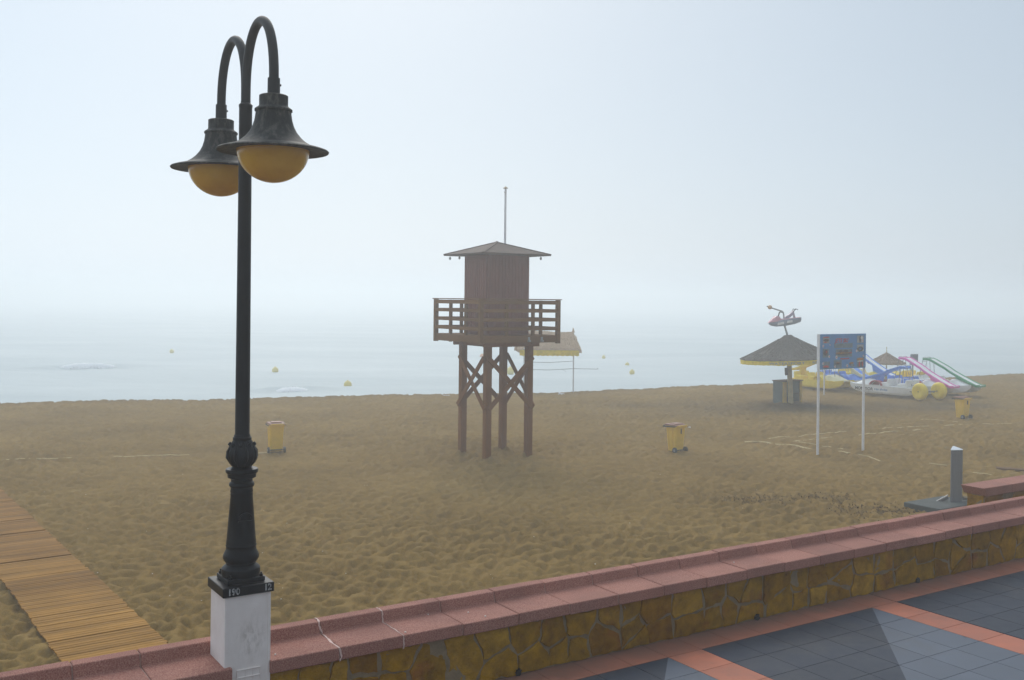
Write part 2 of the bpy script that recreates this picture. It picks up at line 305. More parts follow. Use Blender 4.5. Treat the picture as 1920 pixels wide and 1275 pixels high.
M['p_red'] = plastic("red_plastic", (0.42, 0.06, 0.07)); M['p_grey'] = plastic("grey_plastic", (0.27, 0.28, 0.29)); M['p_black'] = plastic("black_paint", (0.02, 0.02, 0.022))
M['wheel_yellow'] = plastic("balloon_tyre", (0.88, 0.64, 0.015), 0.42); M['valance'] = paint("yellow_valance", (0.80, 0.60, 0.03), 0.85, 0.25, 5, 0.2)
M['sign_blue'] = paint("sign_blue", (0.085, 0.26, 0.56), 0.45, 0.14, 2.2, 0.02); M['sign_red'] = paint("sign_red", (0.55, 0.06, 0.05), 0.5, 0.1); M['sign_dark'] = paint("sign_photo", (0.10, 0.09, 0.10), 0.5, 0.5, 9, 0)
M['sign_photo_b'] = paint("sign_photo_sea", (0.16, 0.22, 0.27), 0.5, 0.45, 8, 0); M['sign_photo_c'] = paint("sign_photo_sky", (0.33, 0.36, 0.38), 0.5, 0.4, 8, 0); M['sign_white'] = paint("sign_white", (0.7, 0.7, 0.7), 0.5, 0.05)
M['sign_orange'] = paint("sign_orange", (0.45, 0.20, 0.04), 0.5, 0.3, 8, 0)
M['kiosk_blue'] = paint("kiosk_blue", (0.085, 0.14, 0.15), 0.7, 0.2, 4, 0.1, dirt=((0.16, 0.19, 0.17), 0.4)); M['kiosk_yellow'] = paint("kiosk_yellow", (0.74, 0.48, 0.03), 0.7, 0.2, 4, 0.1, dirt=((0.2, 0.14, 0.06), 0.6))
M['post_paint'] = paint("post_paint", (0.50, 0.40, 0.19), 0.75, 0.25, 4, 0.2, dirt=((0.13, 0.1, 0.07), 0.6)); M['dark_board'] = paint("dark_board", (0.05, 0.05, 0.05), 0.8, 0.3, 4, 0.2)
M['tape'] = paint("court_tape", (0.52, 0.40, 0.20), 0.85, 0.2, 3, 0.2, dirt=((0.36, 0.27, 0.14), 0.7)); M['weed'] = paint("dry_weed", (0.18, 0.105, 0.032), 0.95, 0.4, 9, 0.3)
M['shell'] = paint("shell_white", (0.72, 0.67, 0.6), 0.6, 0.2, 9, 0); M['buoy'] = paint("buoy_yellow", (0.80, 0.62, 0.14), 0.5, 0.15, 3, 0.05); M['buoy_orange'] = paint("buoy_orange", (0.7, 0.25, 0.04), 0.5, 0.15, 3, 0.05)
M['glass'] = paint("clear_bulb", (0.35, 0.37, 0.38), 0.2, 0.1, 5, 0); M['bin_bag'] = paint("litter_white", (0.75, 0.72, 0.7), 0.7, 0.1, 7, 0.2)

# ------------------------------------------------------------------ the sand
CX = np.array([-300, -140, -23.1, -12, 1.2, 10.65, 18, 29.5, 37, 60, 300.0]); CY = np.array([-60, 0, 45.9, 49.8, 54.4, 59.2, 63.2, 68.2, 73.1, 87, 235.0])
def vnoise(x, y, s, seed):
    r = np.random.default_rng(seed); g = r.random((256, 256)); x = x / s + 1000; y = y / s + 1000
    i = np.floor(x).astype(int); j = np.floor(y).astype(int); fx = x - i; fy = y - j; fx = fx * fx * (3 - 2 * fx); fy = fy * fy * (3 - 2 * fy)
    i0, i1, j0, j1 = i % 256, (i + 1) % 256, j % 256, (j + 1) % 256
    return (g[i0, j0] * (1 - fx) + g[i1, j0] * fx) * (1 - fy) + (g[i0, j1] * (1 - fx) + g[i1, j1] * fx) * fy
# trampled pits with sharp crests between them: min of many small bowls
HX0, HX1, HY0, HY1, HS = -34.0, 46.0, 8.0, 74.0, 0.04
nx, ny = int((HX1 - HX0) / HS), int((HY1 - HY0) / HS)
hm = np.full((nx, ny), 0.042, np.float32)
step = 0.21; kx = np.arange(HX0, HX1, step); ky = np.arange(HY0, HY1, step)
sx_, sy_ = np.meshgrid(kx, ky, indexing='ij'); sx_ = sx_ + rng.uniform(-.5, .5, sx_.shape) * step * 1.3; sy_ = sy_ + rng.uniform(-.5, .5, sy_.shape) * step * 1.3
pts = np.stack([sx_.ravel(), sy_.ravel()], 1); vis = np.abs(pts[:, 0]) < pts[:, 1] * 0.62 + 1.5; pts = pts[vis]
for (px_, py_) in pts:
    R0 = 0.40; i0 = max(0, int((px_ - R0 - HX0) / HS)); i1 = min(nx, int((px_ + R0 - HX0) / HS)); j0 = max(0, int((py_ - R0 - HY0) / HS)); j1 = min(ny, int((py_ + R0 - HY0) / HS))
    if i1 <= i0 or j1 <= j0: continue
    X = HX0 + np.arange(i0, i1)[:, None] * HS - px_; Y = HY0 + np.arange(j0, j1)[None, :] * HS - py_
    a_ = random.uniform(0, math.pi); e = random.uniform(0.9, 2.0); k = random.uniform(0.9, 2.4); o_ = random.uniform(0, 0.020)
    u = X * math.cos(a_) + Y * math.sin(a_); v = (-X * math.sin(a_) + Y * math.cos(a_)) * e
    np.minimum(hm[i0:i1, j0:j1], (u * u + v * v) * k + o_, out=hm[i0:i1, j0:j1])
gx, gy = np.meshgrid(HX0 + np.arange(nx) * HS, HY0 + np.arange(ny) * HS, indexing='ij')
amp = 0.55 + 0.7 * vnoise(gx, gy, 3.5, 1)
hm = hm * amp * 3.5 + 0.035 * vnoise(gx, gy, 1.1, 2) + 0.022 * vnoise(gx, gy, 0.24, 3) + 0.010 * vnoise(gx, gy, 0.11, 8) + 0.08 * (vnoise(gx, gy, 7, 4) - 0.5) - 0.13
for (fx, fy, fr, fh) in [(-0.50 + math.cos(R_(32.5)) * i * .765 - math.sin(R_(32.5)) * j * .765, 32.42 + math.sin(R_(32.5)) * i * .765 + math.cos(R_(32.5)) * j * .765, .30, .085) for i in (-1, 1) for j in (-1, 1)] + [(10.14, 33.45, .2, .05), (12.1, 34.79, .2, .05)]:
    d2 = (gx - fx) ** 2 + (gy - fy) ** 2; hm += fh * np.exp(-d2 / fr ** 2) * (.6 + .8 * vnoise(gx, gy, .2, 31)) - .05 * np.exp(-(np.sqrt(d2) - 2.1 * fr) ** 2 / (.5 * fr) ** 2)      # sand scuffed up round the feet
Z6 = lambda L_: [(1380 + .28125 * x, 760 + .28125 * y) for x, y in L_]
TAPES = [
    ("long pale tape running across the sand behind the lamp post", [(0, 862), (100, 860), (250, 855), (420, 850.5), (500, 848.5)], .045),
    ("thick pale tape passing in front of the signboard's left post", Z6([(60, 240), (150, 240), (400, 268), (540, 292), (640, 312)]), .075, .055),
    ("thin broken tape between the two signboard posts", Z6([(420, 240), (580, 264), (660, 276), (800, 300)]), .04),
    ("short torn tape piece near the signboard's right post foot", Z6([(690, 299), (755, 312)]), .08, .05),
    ("faint tape trailing from the signboard toward the shower post", Z6([(815, 322), (880, 332), (960, 364)]), .035),
    ("short tape piece just left of the steel shower post", Z6([(1290, 385), (1405, 398)]), .04),
    ("tape running right from the steel shower post", Z6([(1580, 455), (1720, 470), (1930, 494)]), .05),
    ("far edge tape behind the signboard, upper of a close pair", Z6([(215, 217), (400, 203), (600, 187), (850, 165), (1100, 152), (1400, 133), (1590, 120)]), .05),
    ("near edge tape behind the signboard, lower of a close pair", Z6([(380, 235), (640, 210), (860, 190), (1240, 165)]), .05),
    ("tape passing in front of the farthest right bin", Z6([(1215, 93), (1390, 99), (1500, 107), (1700, 107)]), .045),
    ("faint tape at the right edge beyond the bin", Z6([(1590, 122), (1750, 119), (1930, 112)]), .04),
]
low = 0.035 * vnoise(gx, gy, 1.1, 2) + 0.08 * (vnoise(gx, gy, 7, 4) - 0.5) - 0.03
for tpe in TAPES:                                               # the tapes have pressed the sand flat beneath them
    q = [at(*p) for p in tpe[1]]
    for k in range(len(q) - 1):
        for s_ in range(int((q[k + 1] - q[k]).length / .12) + 1):
            c = q[k].lerp(q[k + 1], min(1, s_ * .12 / max(.01, (q[k + 1] - q[k]).length))); i0, j0 = int((c.x - HX0) / HS), int((c.y - HY0) / HS)
            if not (8 < i0 < nx - 9 and 8 < j0 < ny - 9): continue
            sl_ = (slice(i0 - 7, i0 + 8), slice(j0 - 7, j0 + 8)); wgt = np.exp(-((gx[sl_] - c.x) ** 2 + (gy[sl_] - c.y) ** 2) / .13 ** 2) * .55; hm[sl_] = hm[sl_] * (1 - wgt) + low[sl_] * wgt
hm[:3] *= 0; hm[-3:] *= 0
def sand_z(x, y):
    x = np.asarray(x, float); y = np.asarray(y, float)
    fi = np.clip((x - HX0) / HS, 0, nx - 2.001); fj = np.clip((y - HY0) / HS, 0, ny - 2.001); i = fi.astype(int); j = fj.astype(int); a_ = fi - i; b_ = fj - j
    z = (hm[i, j] * (1 - a_) + hm[i + 1, j] * a_) * (1 - b_) + (hm[i, j + 1] * (1 - a_) + hm[i + 1, j + 1] * a_) * b_
    ins = (x > HX0) & (x < HX1) & (y > HY0) & (y < HY1); z = np.where(ins, z, 0.0)
    d = y - np.interp(x, CX, CY) + 0.7 * (vnoise(x, y, 2.2, 5) - 0.5) + 0.3 * (vnoise(x, y, 0.6, 6) - 0.5)
    return z - np.clip(d, 0, 12) * 0.17
def sz(p): return float(sand_z([p[0]], [p[1]])[0])
rows = np.concatenate([[-58, -20, 2], np.geomspace(7, 76, 620), np.geomspace(78, 340, 40)])
tc = np.concatenate([-np.geomspace(4, 0.64, 26), np.linspace(-0.62, 0.62, 760), np.geomspace(0.64, 4, 26)])
base = np.maximum(rows, 12)
gx = tc[None, :] * np.where(rows < 12, 12 + (12 - rows) * 1.2, rows)[:, None]; gx = np.clip(gx, -335, 335); gy = np.repeat(rows[:, None], len(tc), 1)
gz = sand_z(gx, gy)
def grid_mesh(name, X, Y, Z, mat):
    nr, nc = X.shape; me = bpy.data.meshes.new(name); me.vertices.add(nr * nc)
    me.vertices.foreach_set("co", np.stack([X, Y, Z], -1).astype(np.float32).ravel())
    idx = np.arange(nr * nc).reshape(nr, nc); q = np.stack([idx[:-1, :-1], idx[:-1, 1:], idx[1:, 1:], idx[1:, :-1]], -1).reshape(-1, 4)
    me.loops.add(q.size); me.loops.foreach_set("vertex_index", q.ravel().astype(np.int32)); me.polygons.add(len(q))
    me.polygons.foreach_set("loop_start", np.arange(0, q.size, 4, dtype=np.int32)); me.polygons.foreach_set("loop_total", np.full(len(q), 4, np.int32))
    me.polygons.foreach_set("use_smooth", np.ones(len(q), bool)); me.materials.append(mat); me.update(calc_edges=True); me.validate()
    o = bpy.data.objects.new(name, me); C.objects.link(o); return o
sand = grid_mesh("sand_ground", gx, gy, gz, M['sand']); tag(sand, kind="structure")
# damp patches of sand (a band in front of the kiosk, and the strip near the water)
wet = np.zeros_like(gx)
for (cx, cy, ra, rn, k) in ((12.5, 47.3, 5.5, 2.2, 0.75), (19.5, 49.3, 5.0, 2.2, 0.75), (7.5, 48.5, 3.5, 1.6, 0.5)):
    A = (gx - cx) * 0.93 + (gy - cy) * 0.37; N = -(gx - cx) * 0.37 + (gy - cy) * 0.93; wet = np.maximum(wet, k * np.exp(-(A / ra) ** 2 - (N / rn) ** 2))
dsh = gy - np.interp(gx, CX, CY); wet = np.maximum(wet, 0.35 * np.clip((dsh + 1.2) / 1.5, 0, 1))
wet = np.clip(wet * (0.55 + 0.9 * vnoise(gx, gy, 1.3, 9)), 0, 1)
at2 = sand.data.attributes.new("wet", 'FLOAT', 'POINT'); at2.data.foreach_set("value", wet.astype(np.float32).ravel())

# ------------------------------------------------------------------ the sea
rows = np.geomspace(44, 900, 420); tc = np.linspace(-1.0, 1.0, 420); X = np.clip(tc[None, :] * rows[:, None] * 1.05, -900, 900); Y = np.repeat(rows[:, None], len(tc), 1)
A = X * 0.913 + Y * 0.407; N = -X * 0.407 + Y * 0.913
Z = -0.90 + 0.10 * np.sin(N / 1.9 + 2.5 * vnoise(A, N, 14, 21) * 2) * vnoise(A, N, 9, 22) + 0.16 * np.sin(N / 5.2 + 5 * vnoise(A, N, 25, 23)) * vnoise(A, N, 18, 24) + 0.05 * (vnoise(A, N, 1.2, 25) - .5)
WAVES = [(at(545, 738, -.9), 2.0, 0.34, 3.6), (at(165, 690, -.9), 3.2, 0.36, 5.0)]
for (p, L, h_, spread) in WAVES:
    a0 = p.x * 0.913 + p.y * 0.407; n0 = -p.x * 0.407 + p.y * 0.913
    Z += h_ * np.exp(-((A - a0) / spread) ** 2) * np.exp(-((N - n0 - 0.4) / 0.75) ** 2)
tag(grid_mesh("sea_water", X, Y, Z, M['sea']), kind="structure")
def foam_strip(p, L, wid, name="sea_foam"):
    m = MB(); r2 = random.Random(int(p.x * 10)); base = MB()
    def lump(a_, n_, z, r_):
        x, y_ = p.x + a_ * 0.913 - n_ * 0.407, p.y + a_ * 0.407 + n_ * 0.913
        n1, m1 = 7, 4; ph = r2.uniform(0, 6)
        prof = [(max(1e-3, math.sin(math.pi * i / m1)), -math.cos(math.pi * i / m1)) for i in range(m1 + 1)]
        vs = [(x + r_ * q * math.cos(6.2832 * k / n1 + ph) * r2.uniform(.75, 1.25), y_ + r_ * q * math.sin(6.2832 * k / n1 + ph) * r2.uniform(.75, 1.25), z + r_ * .7 * h_ * r2.uniform(.7, 1.2)) for q, h_ in prof for k in range(n1)]
        m.add(vs, [(i * n1 + k, i * n1 + (k + 1) % n1, (i + 1) * n1 + (k + 1) % n1, (i + 1) * n1 + k) for i in range(m1) for k in range(n1)])
    nu, nv = 60, 10; vs = []
    for i in range(nu + 1):                                    # the tumbling crest itself
        u = i / nu * 2 - 1; env = max(0.0, 1 - abs(u) ** 2.4) ** .7
        for j in range(nv + 1):
            v = j / nv; cr_ = 0.10 * math.sin(u * 5 + 1) + 0.05 * math.sin(u * 13); a_, n_ = u * L, cr_ + .12 - v * wid * .8 * (.3 + .7 * env)
            vs.append((p.x + a_ * 0.913 - n_ * 0.407, p.y + a_ * 0.407 + n_ * 0.913, -0.93 + env * (.44 * math.sin(math.pi * min(1, .12 + v * .95)) ** .8) + r2.uniform(-.025, .025) * env))
    m.add(vs, [(i * (nv + 1) + j, i * (nv + 1) + j + 1, (i + 1) * (nv + 1) + j + 1, (i + 1) * (nv + 1) + j) for i in range(nu) for j in range(nv)])
    for _ in range(int(150 * L)):
        u = max(-1.15, min(1.15, r2.gauss(0, .52))); env = max(0.0, 1 - abs(u / 1.15) ** 2); v = abs(r2.gauss(0, .45))
        cr_ = 0.10 * math.sin(u * 5 + 1) + 0.05 * math.sin(u * 13)
        lump(u * L, cr_ - v * wid * (.2 + .7 * env), -0.86 + env * 0.36 * math.exp(-(v * 1.6) ** 2) * r2.uniform(.6, 1.1), r2.uniform(.025, .075) * (.35 + .65 * env))
    return m.build(name, M['foam'], smooth=80)
tag(foam_strip(WAVES[0][0], 1.35, 1.5), "white foam on the small breaking wave right of the lamp post", "wave foam", kind="stuff")
tag(foam_strip(WAVES[1][0], 2.3, 1.3), "hazy white foam on the farther wave at the far left", "wave foam", kind="stuff")

# ------------------------------------------------------------------ promenade paving
ZP = 1.8; TL = 0.4047; N0 = 6.838; A0 = 8.984
pv = MB(); g = 0.0030
def tile(a0, a1, n0, n1, mi):
    vs = [W(a, n, z) for z, i in ((ZP, 0), (ZP - 0.03, 0)) for a, n in ((a0 + g, n0 + g), (a1 - g, n0 + g), (a1 - g, n1 - g), (a0 + g, n1 - g))]
    pv.add(vs, [(0, 1, 2, 3), (4, 7, 6, 5), (0, 4, 5, 1), (1, 5, 6, 2), (2, 6, 7, 3), (3, 7, 4, 0)], mi)
def tri(p, mi):
    vs = [W(a, n, ZP) for a, n in p] + [W(a, n, ZP - 0.03) for a, n in p]; k = len(p)
    pv.add(vs, [tuple(range(k)), tuple(range(2 * k - 1, k - 1, -1))] + [(i, k + i, k + (i + 1) % k, (i + 1) % k) for i in range(k)], mi)
for ia in range(-32, 26):
    a0 = A0 + ia * TL; a1 = a0 + TL; band = (ia % 7 == 0); pos = ia % 7   # 1..6 between bands
    if ia == 0: a1 -= 0.009
    if ia == 1: a0 += 0.004
    tile(a0, a1, N0, N0 + TL, 2)
    for r in range(0, 22):
        n1 = N0 - r * TL; n0_ = n1 - TL
        if band: tile(a0, a1, n0_, n1, 2); continue
        rr = r % 12; k = 6 - pos                       # tiles left of the next band's left edge: 0 is touching
        s_ = rr if rr < 6 else 11 - rr
        if k < s_: tile(a0, a1, n0_, n1, 1)
        elif k > s_: tile(a0, a1, n0_, n1, 0)
        else:
            a, b, c, d = (a0 + g, n0_ + g), (a1 - g, n0_ + g), (a1 - g, n1 - g), (a0 + g, n1 - g)
            if rr < 6: tri((a, b, c), 1); tri((a, c, d), 0)
            else: tri((b, c, d), 1); tri((a, b, d), 0)
gb = [W(-5, -2.6, ZP - .004), W(20, -2.6, ZP - .004), W(20, 7.3, ZP - .004), W(-5, 7.3, ZP - .004)]
pv.add(gb, [(0, 1, 2, 3)], 3)
tag(pv.build("promenade_pavement", [M['tile_dark'], M['tile_light'], M['tile_pink'], M['grout']], fix=False), kind="structure")
# fill under the paving
fl = MB(); fl.prism([(-5, -2.6), (20, -2.6), (20, 7.30), (-5, 7.30)], lambda p, t_: W(p[0], p[1], ZP - 0.035 if t_ else -0.6)); tag(fl.build("promenade_base", M['concrete']), kind="structure")

# ------------------------------------------------------------------ stone walls with terrazzo coping
def clip(poly, nx_, ny_, d):
    o = []
    for i in range(len(poly)):
        p, q = poly[i], poly[(i + 1) % len(poly)]; a_ = p[0] * nx_ + p[1] * ny_ - d; b_ = q[0] * nx_ + q[1] * ny_ - d
        if a_ <= 0: o.append(p)
        if a_ * b_ < 0: t_ = a_ / (a_ - b_); o.append((p[0] + (q[0] - p[0]) * t_, p[1] + (q[1] - p[1]) * t_))
    return o
def stones(mb, L, z0, z1, seed, place):
    """irregular fitted stones over a face L long, place(u, z, out) -> 3-D point"""
    r = random.Random(seed); seeds = []; u = -0.2
    while u < L + 0.3:
        n_ = r.choice((1, 2, 2, 2, 2, 2, 3)); wd = r.uniform(0.20, 0.44); h_ = (z1 - z0)
        cuts = [r.uniform(0.38, 0.62)] if n_ == 2 else [0.3, 0.65]
        for k in range(n_):
            zc = (0.5 if n_ == 1 else ((0.25, 0.76)[k] if n_ == 2 else (0.16, 0.5, 0.84)[k])) + r.uniform(-.09, .09)
            seeds.append((u + r.uniform(-.09, .09), z0 + h_ * zc))
        u += wd
    for i, (x, z) in enumerate(seeds):
        poly = [(max(0, x - .6), z0 + .006), (min(L, x + .6), z0 + .006), (min(L, x + .6), z1), (max(0, x - .6), z1)]
        gap = r.uniform(0.003, 0.020)
        for j, (x2, z2) in enumerate(seeds):
            if j == i or abs(x2 - x) > 0.9: continue
            dx, dz = x2 - x, z2 - z; d = math.hypot(dx, dz)
            if d < 1e-4: continue
            dx /= d; dz /= d; poly = clip(poly, dx, dz, dx * (x + x2) / 2 + dz * (z + z2) / 2 - gap)
            if len(poly) < 3: break
        if len(poly) < 3: continue
        ar = abs(sum(poly[k][0] * poly[(k + 1) % len(poly)][1] - poly[(k + 1) % len(poly)][0] * poly[k][1] for k in range(len(poly)))) / 2
        if ar < 0.004: continue
        # subdivide, cut corners, roughen
        pp = []
        for k in range(len(poly)):
            p, q = poly[k], poly[(k + 1) % len(poly)]; l = math.hypot(q[0] - p[0], q[1] - p[1]); ns = max(1, int(l / 0.045))
            for s_ in range(ns): t_ = s_ / ns; pp.append((p[0] + (q[0] - p[0]) * t_, p[1] + (q[1] - p[1]) * t_))
        for _ in range(0): pp = [((pp[k - 1][0] + 2 * pp[k][0] + pp[(k + 1) % len(pp)][0]) / 4, (pp[k - 1][1] + 2 * pp[k][1] + pp[(k + 1) % len(pp)][1]) / 4) for k in range(len(pp))]
        ph = r.uniform(0, 9); pp = [(p[0] + r.uniform(-.010, .010) + .010 * math.sin(z * 3 + i * 1.3 + k * 0.9 + ph), p[1] + r.uniform(-.008, .008) + .008 * math.sin(k * 1.1 + ph * 2)) for k, p in enumerate(pp)]
        cx = sum(p[0] for p in pp) / len(pp); cz = sum(p[1] for p in pp) / len(pp); dep = r.uniform(0.006, 0.020)
        rings = [(1.0, -0.01), (0.99, dep * 0.7), (0.955, dep), (0.6, dep + r.uniform(-.006, .006))]
        n_ = len(pp); vs = []
        tx, tz = r.uniform(-.04, .04), r.uniform(-.04, .04)
        for (k, o_) in rings:
            for p in pp: vs.append(place(cx + (p[0] - cx) * k, cz + (p[1] - cz) * k, o_ + ((p[0] - cx) * tx + (p[1] - cz) * tz) * (o_ > 0) + (r.uniform(-.003, .003) if k < .95 else 0)))
        fs = [(q * n_ + k, q * n_ + (k + 1) % n_, (q + 1) * n_ + (k + 1) % n_, (q + 1) * n_ + k) for q in range(3) for k in range(n_)]; fs.append(tuple(3 * n_ + k for k in range(n_)))
        mb.add(vs, fs)
NF, NB = 7.195, 7.62
SEC = [(7.145, 2.2376), (7.145, 2.3355), (7.523, 2.337), (7.545, 2.424), (7.656, 2.424), (7.656, 2.2376)]
M['joint_pale'] = paint('pale_pointing', (0.66, 0.47, 0.41), 0.9, 0.25, 20, 0.3)
def wall_section(label, a0, a1, joints, seed, drains, pointing=()):
    org = W(a0, NF, ZP); root = thing("beach_wall", label, "low wall", org, WALLROT)
    L = a1 - a0
    core = MB(); core.box((L / 2, (NB - NF) / 2, (2.235 - ZP) / 2 - 0.6), (L, NB - NF, 2.235 - ZP + 1.2)); o = core.build("wall_core", M['mortar'], root)
    st = MB(); stones(st, L, 0.0, 2.232 - ZP, seed, lambda u, z, q: Vector((u, -q, z))); st.build("stone_facing", M['stone'], root, smooth=25)
    cp = MB(); jm = MB(); js = [0.0] + sorted(j - a0 for j in joints if a0 < j < a1) + [L]; r = random.Random(seed)
    for k in range(len(js) - 1):
        gp = 0.004; e0 = js[k] + (gp if k else 0); e1 = js[k + 1] - (gp if k < len(js) - 2 else 0); dy, dz = r.uniform(-.003, .003), r.uniform(-.003, .003)
        cp.prism(SEC, lambda p, t_: Vector((e1 if t_ else e0, p[0] - NF + dy, p[1] - ZP + dz)))
    cp.build("coping", M['terrazzo'], root, bevel=0.009, seg=2)
    inner = [(7.157, 2.246), (7.157, 2.3255), (7.531, 2.3265), (7.556, 2.412), (7.644, 2.412), (7.644, 2.246)]
    jm.prism(inner, lambda p, t_: Vector(((L - .01) if t_ else .01, p[0] - NF, p[1] - ZP))); jm.build("coping_joint", M['joint'], root)
    for j, wj in pointing:                                       # pale mortar squeezed out of the first joints
        pm = MB(); rj = random.Random(int(j * 100)); outl = []
        for (p, q) in zip(SEC[:-2], SEC[1:-1]):
            for s_ in range(7): f_ = s_ / 7; outl.append((p[0] + (q[0] - p[0]) * f_, p[1] + (q[1] - p[1]) * f_))
        outl.append(SEC[4]); secs = []
        for k, (n_, z_) in enumerate(outl):
            c_ = j - a0 + rj.uniform(-.004, .004) + (.010 * math.sin(k * .55) if wj > .006 else 0); w_ = wj * rj.uniform(.5, 1.6); nn = n_ - NF; zz = z_ - ZP; o_ = .0025
            secs.append([Vector((c_ - w_, nn - (o_ if k < 7 or 14 <= k < 21 else 0) + (.012 if False else 0), zz + (o_ if 7 <= k < 14 or k >= 21 else 0))), Vector((c_ + w_, nn - (o_ if k < 7 or 14 <= k < 21 else 0), zz + (o_ if 7 <= k < 14 or k >= 21 else 0))), Vector((c_ + w_ * .6, nn + .01, zz - .01)), Vector((c_ - w_ * .6, nn + .01, zz - .01))])
        pm.loft(secs); pm.build("joint_pointing", M['joint_pale'], root)
    for d in drains:
        dm = MB(); rr = [(0.012 + 0.022 * (0.75 + 0.35 * math.sin(3 * k + d)), k) for k in range(14)]
        poly = [(d - a0 + q * math.cos(2 * math.pi * k / 14), 0.028 + q * 1.05 * math.sin(2 * math.pi * k / 14)) for q, k in rr]
        dm.prism(poly, lambda p, t_: Vector((p[0], -0.036 if t_ else 0.0, p[1]))); dm.build("drain_hole", M['p_black'], root)
    return root
def a_of(px, py, z=ZP): p = at(px, py, z); return p.x * AX[0] + p.y * AX[1]
jr = [2.576 + 0.542 * k for k in range(1, 30)]; _j = (a_of(251.6, 1211, 2.424), a_of(127, 1233.5, 2.424)); jl = list(_j) + [_j[1] - (_j[0] - _j[1]) * k for k in range(1, 12)]
def a_of(px, py, z=ZP): p = at(px, py, z); return p.x * AX[0] + p.y * AX[1]
wall_section("long ochre stone wall under a pink coping, running right from the lamp pedestal", 2.576, 18.2, jr, 5, [a_of(965, 1263), a_of(1412, 1160), a_of(1711, 1090)], [(jr[0], .0065), (jr[1], .0038)])
wall_section("short end of the pink coped wall left of the white lamp pedestal", -4.5, 2.293, jl, 8, [])
# narrow backing behind the pedestal joins both sections
# parapet on the sand side at the right edge of the view
zt = 2.0; p0 = at(1845.5, 916, zt); a0 = p0.x * AX[0] + p0.y * AX[1]; n0 = p0.x * NX[0] + p0.y * NX[1]
root = thing("beach_wall", "short pink coped parapet behind the main wall at the right edge", "low wall", W(a0, n0, 0), WALLROT)
m = MB(); m.box((2.6, 0.21, 0.55), (5.0, 0.30, 2.75)); m.build("wall_core", M['mortar'], root)
st = MB(); stones(st, 5.0, 0.0, 1.86, 31, lambda u, z, q: Vector((u + 0.1, 0.06 - q, z)))
stones(st, 0.30, 0.0, 1.86, 32, lambda u, z, q: Vector((0.1 - q, 0.36 - u, z))); st.build("stone_facing", M['stone'], root, smooth=55)
m = MB()
for k in range(7):
    m.prism([(0.0, 1.86), (0.0, 2.0), (0.42, 2.0), (0.42, 1.86)], lambda p, t_: Vector((0.0 + 0.8 * k + (0.795 if t_ else (0.0 if k else -0.0)) + (0.09 if (k == 0 and not t_ and p[1] < 1.9) else 0), p[0], p[1] + (0 if True else 0))))
m.build("coping", M['terrazzo'], root, bevel=0.01)

# ------------------------------------------------------------------ lamp pedestal
PA, PN = 2.413, 7.352
root = thing("lamp_pedestal", "white plastered square pedestal with a black cap plate under the street lamp", "pedestal", W(PA, PN, ZP), WALLROT)
hw = 0.170
m = MB(); m.box((0, 0, (2.838 - ZP) / 2 - 0.3), (2 * hw, 2 * hw, 2.838 - ZP + 0.6)); m.build("body", M['plaster'], root, bevel=0.006)
m = MB()
for sx in (-1, 1): m.box((sx * (hw - 0.012), -hw - 0.0015, (2.838 - ZP) / 2 + 0.02), (0.022, 0.007, 2.838 - ZP - 0.05))
m.build("corner_strip", M['plaster'], root, bevel=0.002)
m = MB(); m.box((0, 0, 2.838 - ZP + 0.036), (0.378, 0.378, 0.070)); m.build("cap_plate", M['black_iron'], root, bevel=0.006)
m = MB()
for s_, x0, dz in (("1", -0.155, 0), ("9", -0.126, 0), ("0", -0.095, 0), (None, 0, 0), ("1", 0.112, 0), ("2", 0.140, 0)):
    if s_ is None: m.build("stencil_number", paint("stencil_paint", (0.42, 0.42, 0.41), 0.8, 0.4, 60, 0.1, dirt=((0.03, 0.03, 0.03), 0.9)), root); m = MB(); continue
    vs, fs = text_mesh(s_, 0.064, 0.0008, 0.0022, sx=0.85); m.add([(x + x0, -0.189 - 0.0022 - z, 2.838 - ZP + 0.018 + y) for x, y, z in vs], fs)
# stencil bridges are left open by covering strips of the cap's black
m.build("stencil_number", bpy.data.materials["stencil_paint"], root)
for x in (-0.126 + 0.019, -0.095 + 0.019, 0.140 + 0.015):
    m = MB(); m.box((x, -0.1925, 2.838 - ZP + 0.038), (0.0035, 0.002, 0.055)); m.build("stencil_bridge", M['black_iron'], root)
# embossed vent cover low on the face
def face_uv(px, py):
    u, v = ray(px, py); d = np.array([u, 1.0]); t_ = (PN - hw) / (NX @ d); p = d * t_; return AX @ p - PA, H + v * t_ - ZP
u0, z0 = face_uv(444, 1257); u1, z1 = face_uv(487, 1249); zb = z1 - 0.26
m = MB(); zt2 = (z0 + z1) / 2
m.box(((u0 + u1) / 2, -hw - 0.002, (zt2 + zb) / 2), (u1 - u0, 0.008, zt2 - zb))
for x in (u0, u1): m.box((x, -hw - 0.006, (zt2 + zb) / 2), (0.006, 0.012, zt2 - zb))
for z in (zt2, zt2 - 0.055, zt2 - 0.13, zb): m.box(((u0 + u1) / 2, -hw - 0.007, z), (u1 - u0, 0.012, 0.006))
for x in (u0 + (u1 - u0) * .36, u0 + (u1 - u0) * .67): m.box((x, -hw - 0.0055, (zt2 + zb) / 2), (0.005, 0.011, zt2 - zb))
m.build("vent_cover", M['plaster'], root, bevel=0.002)

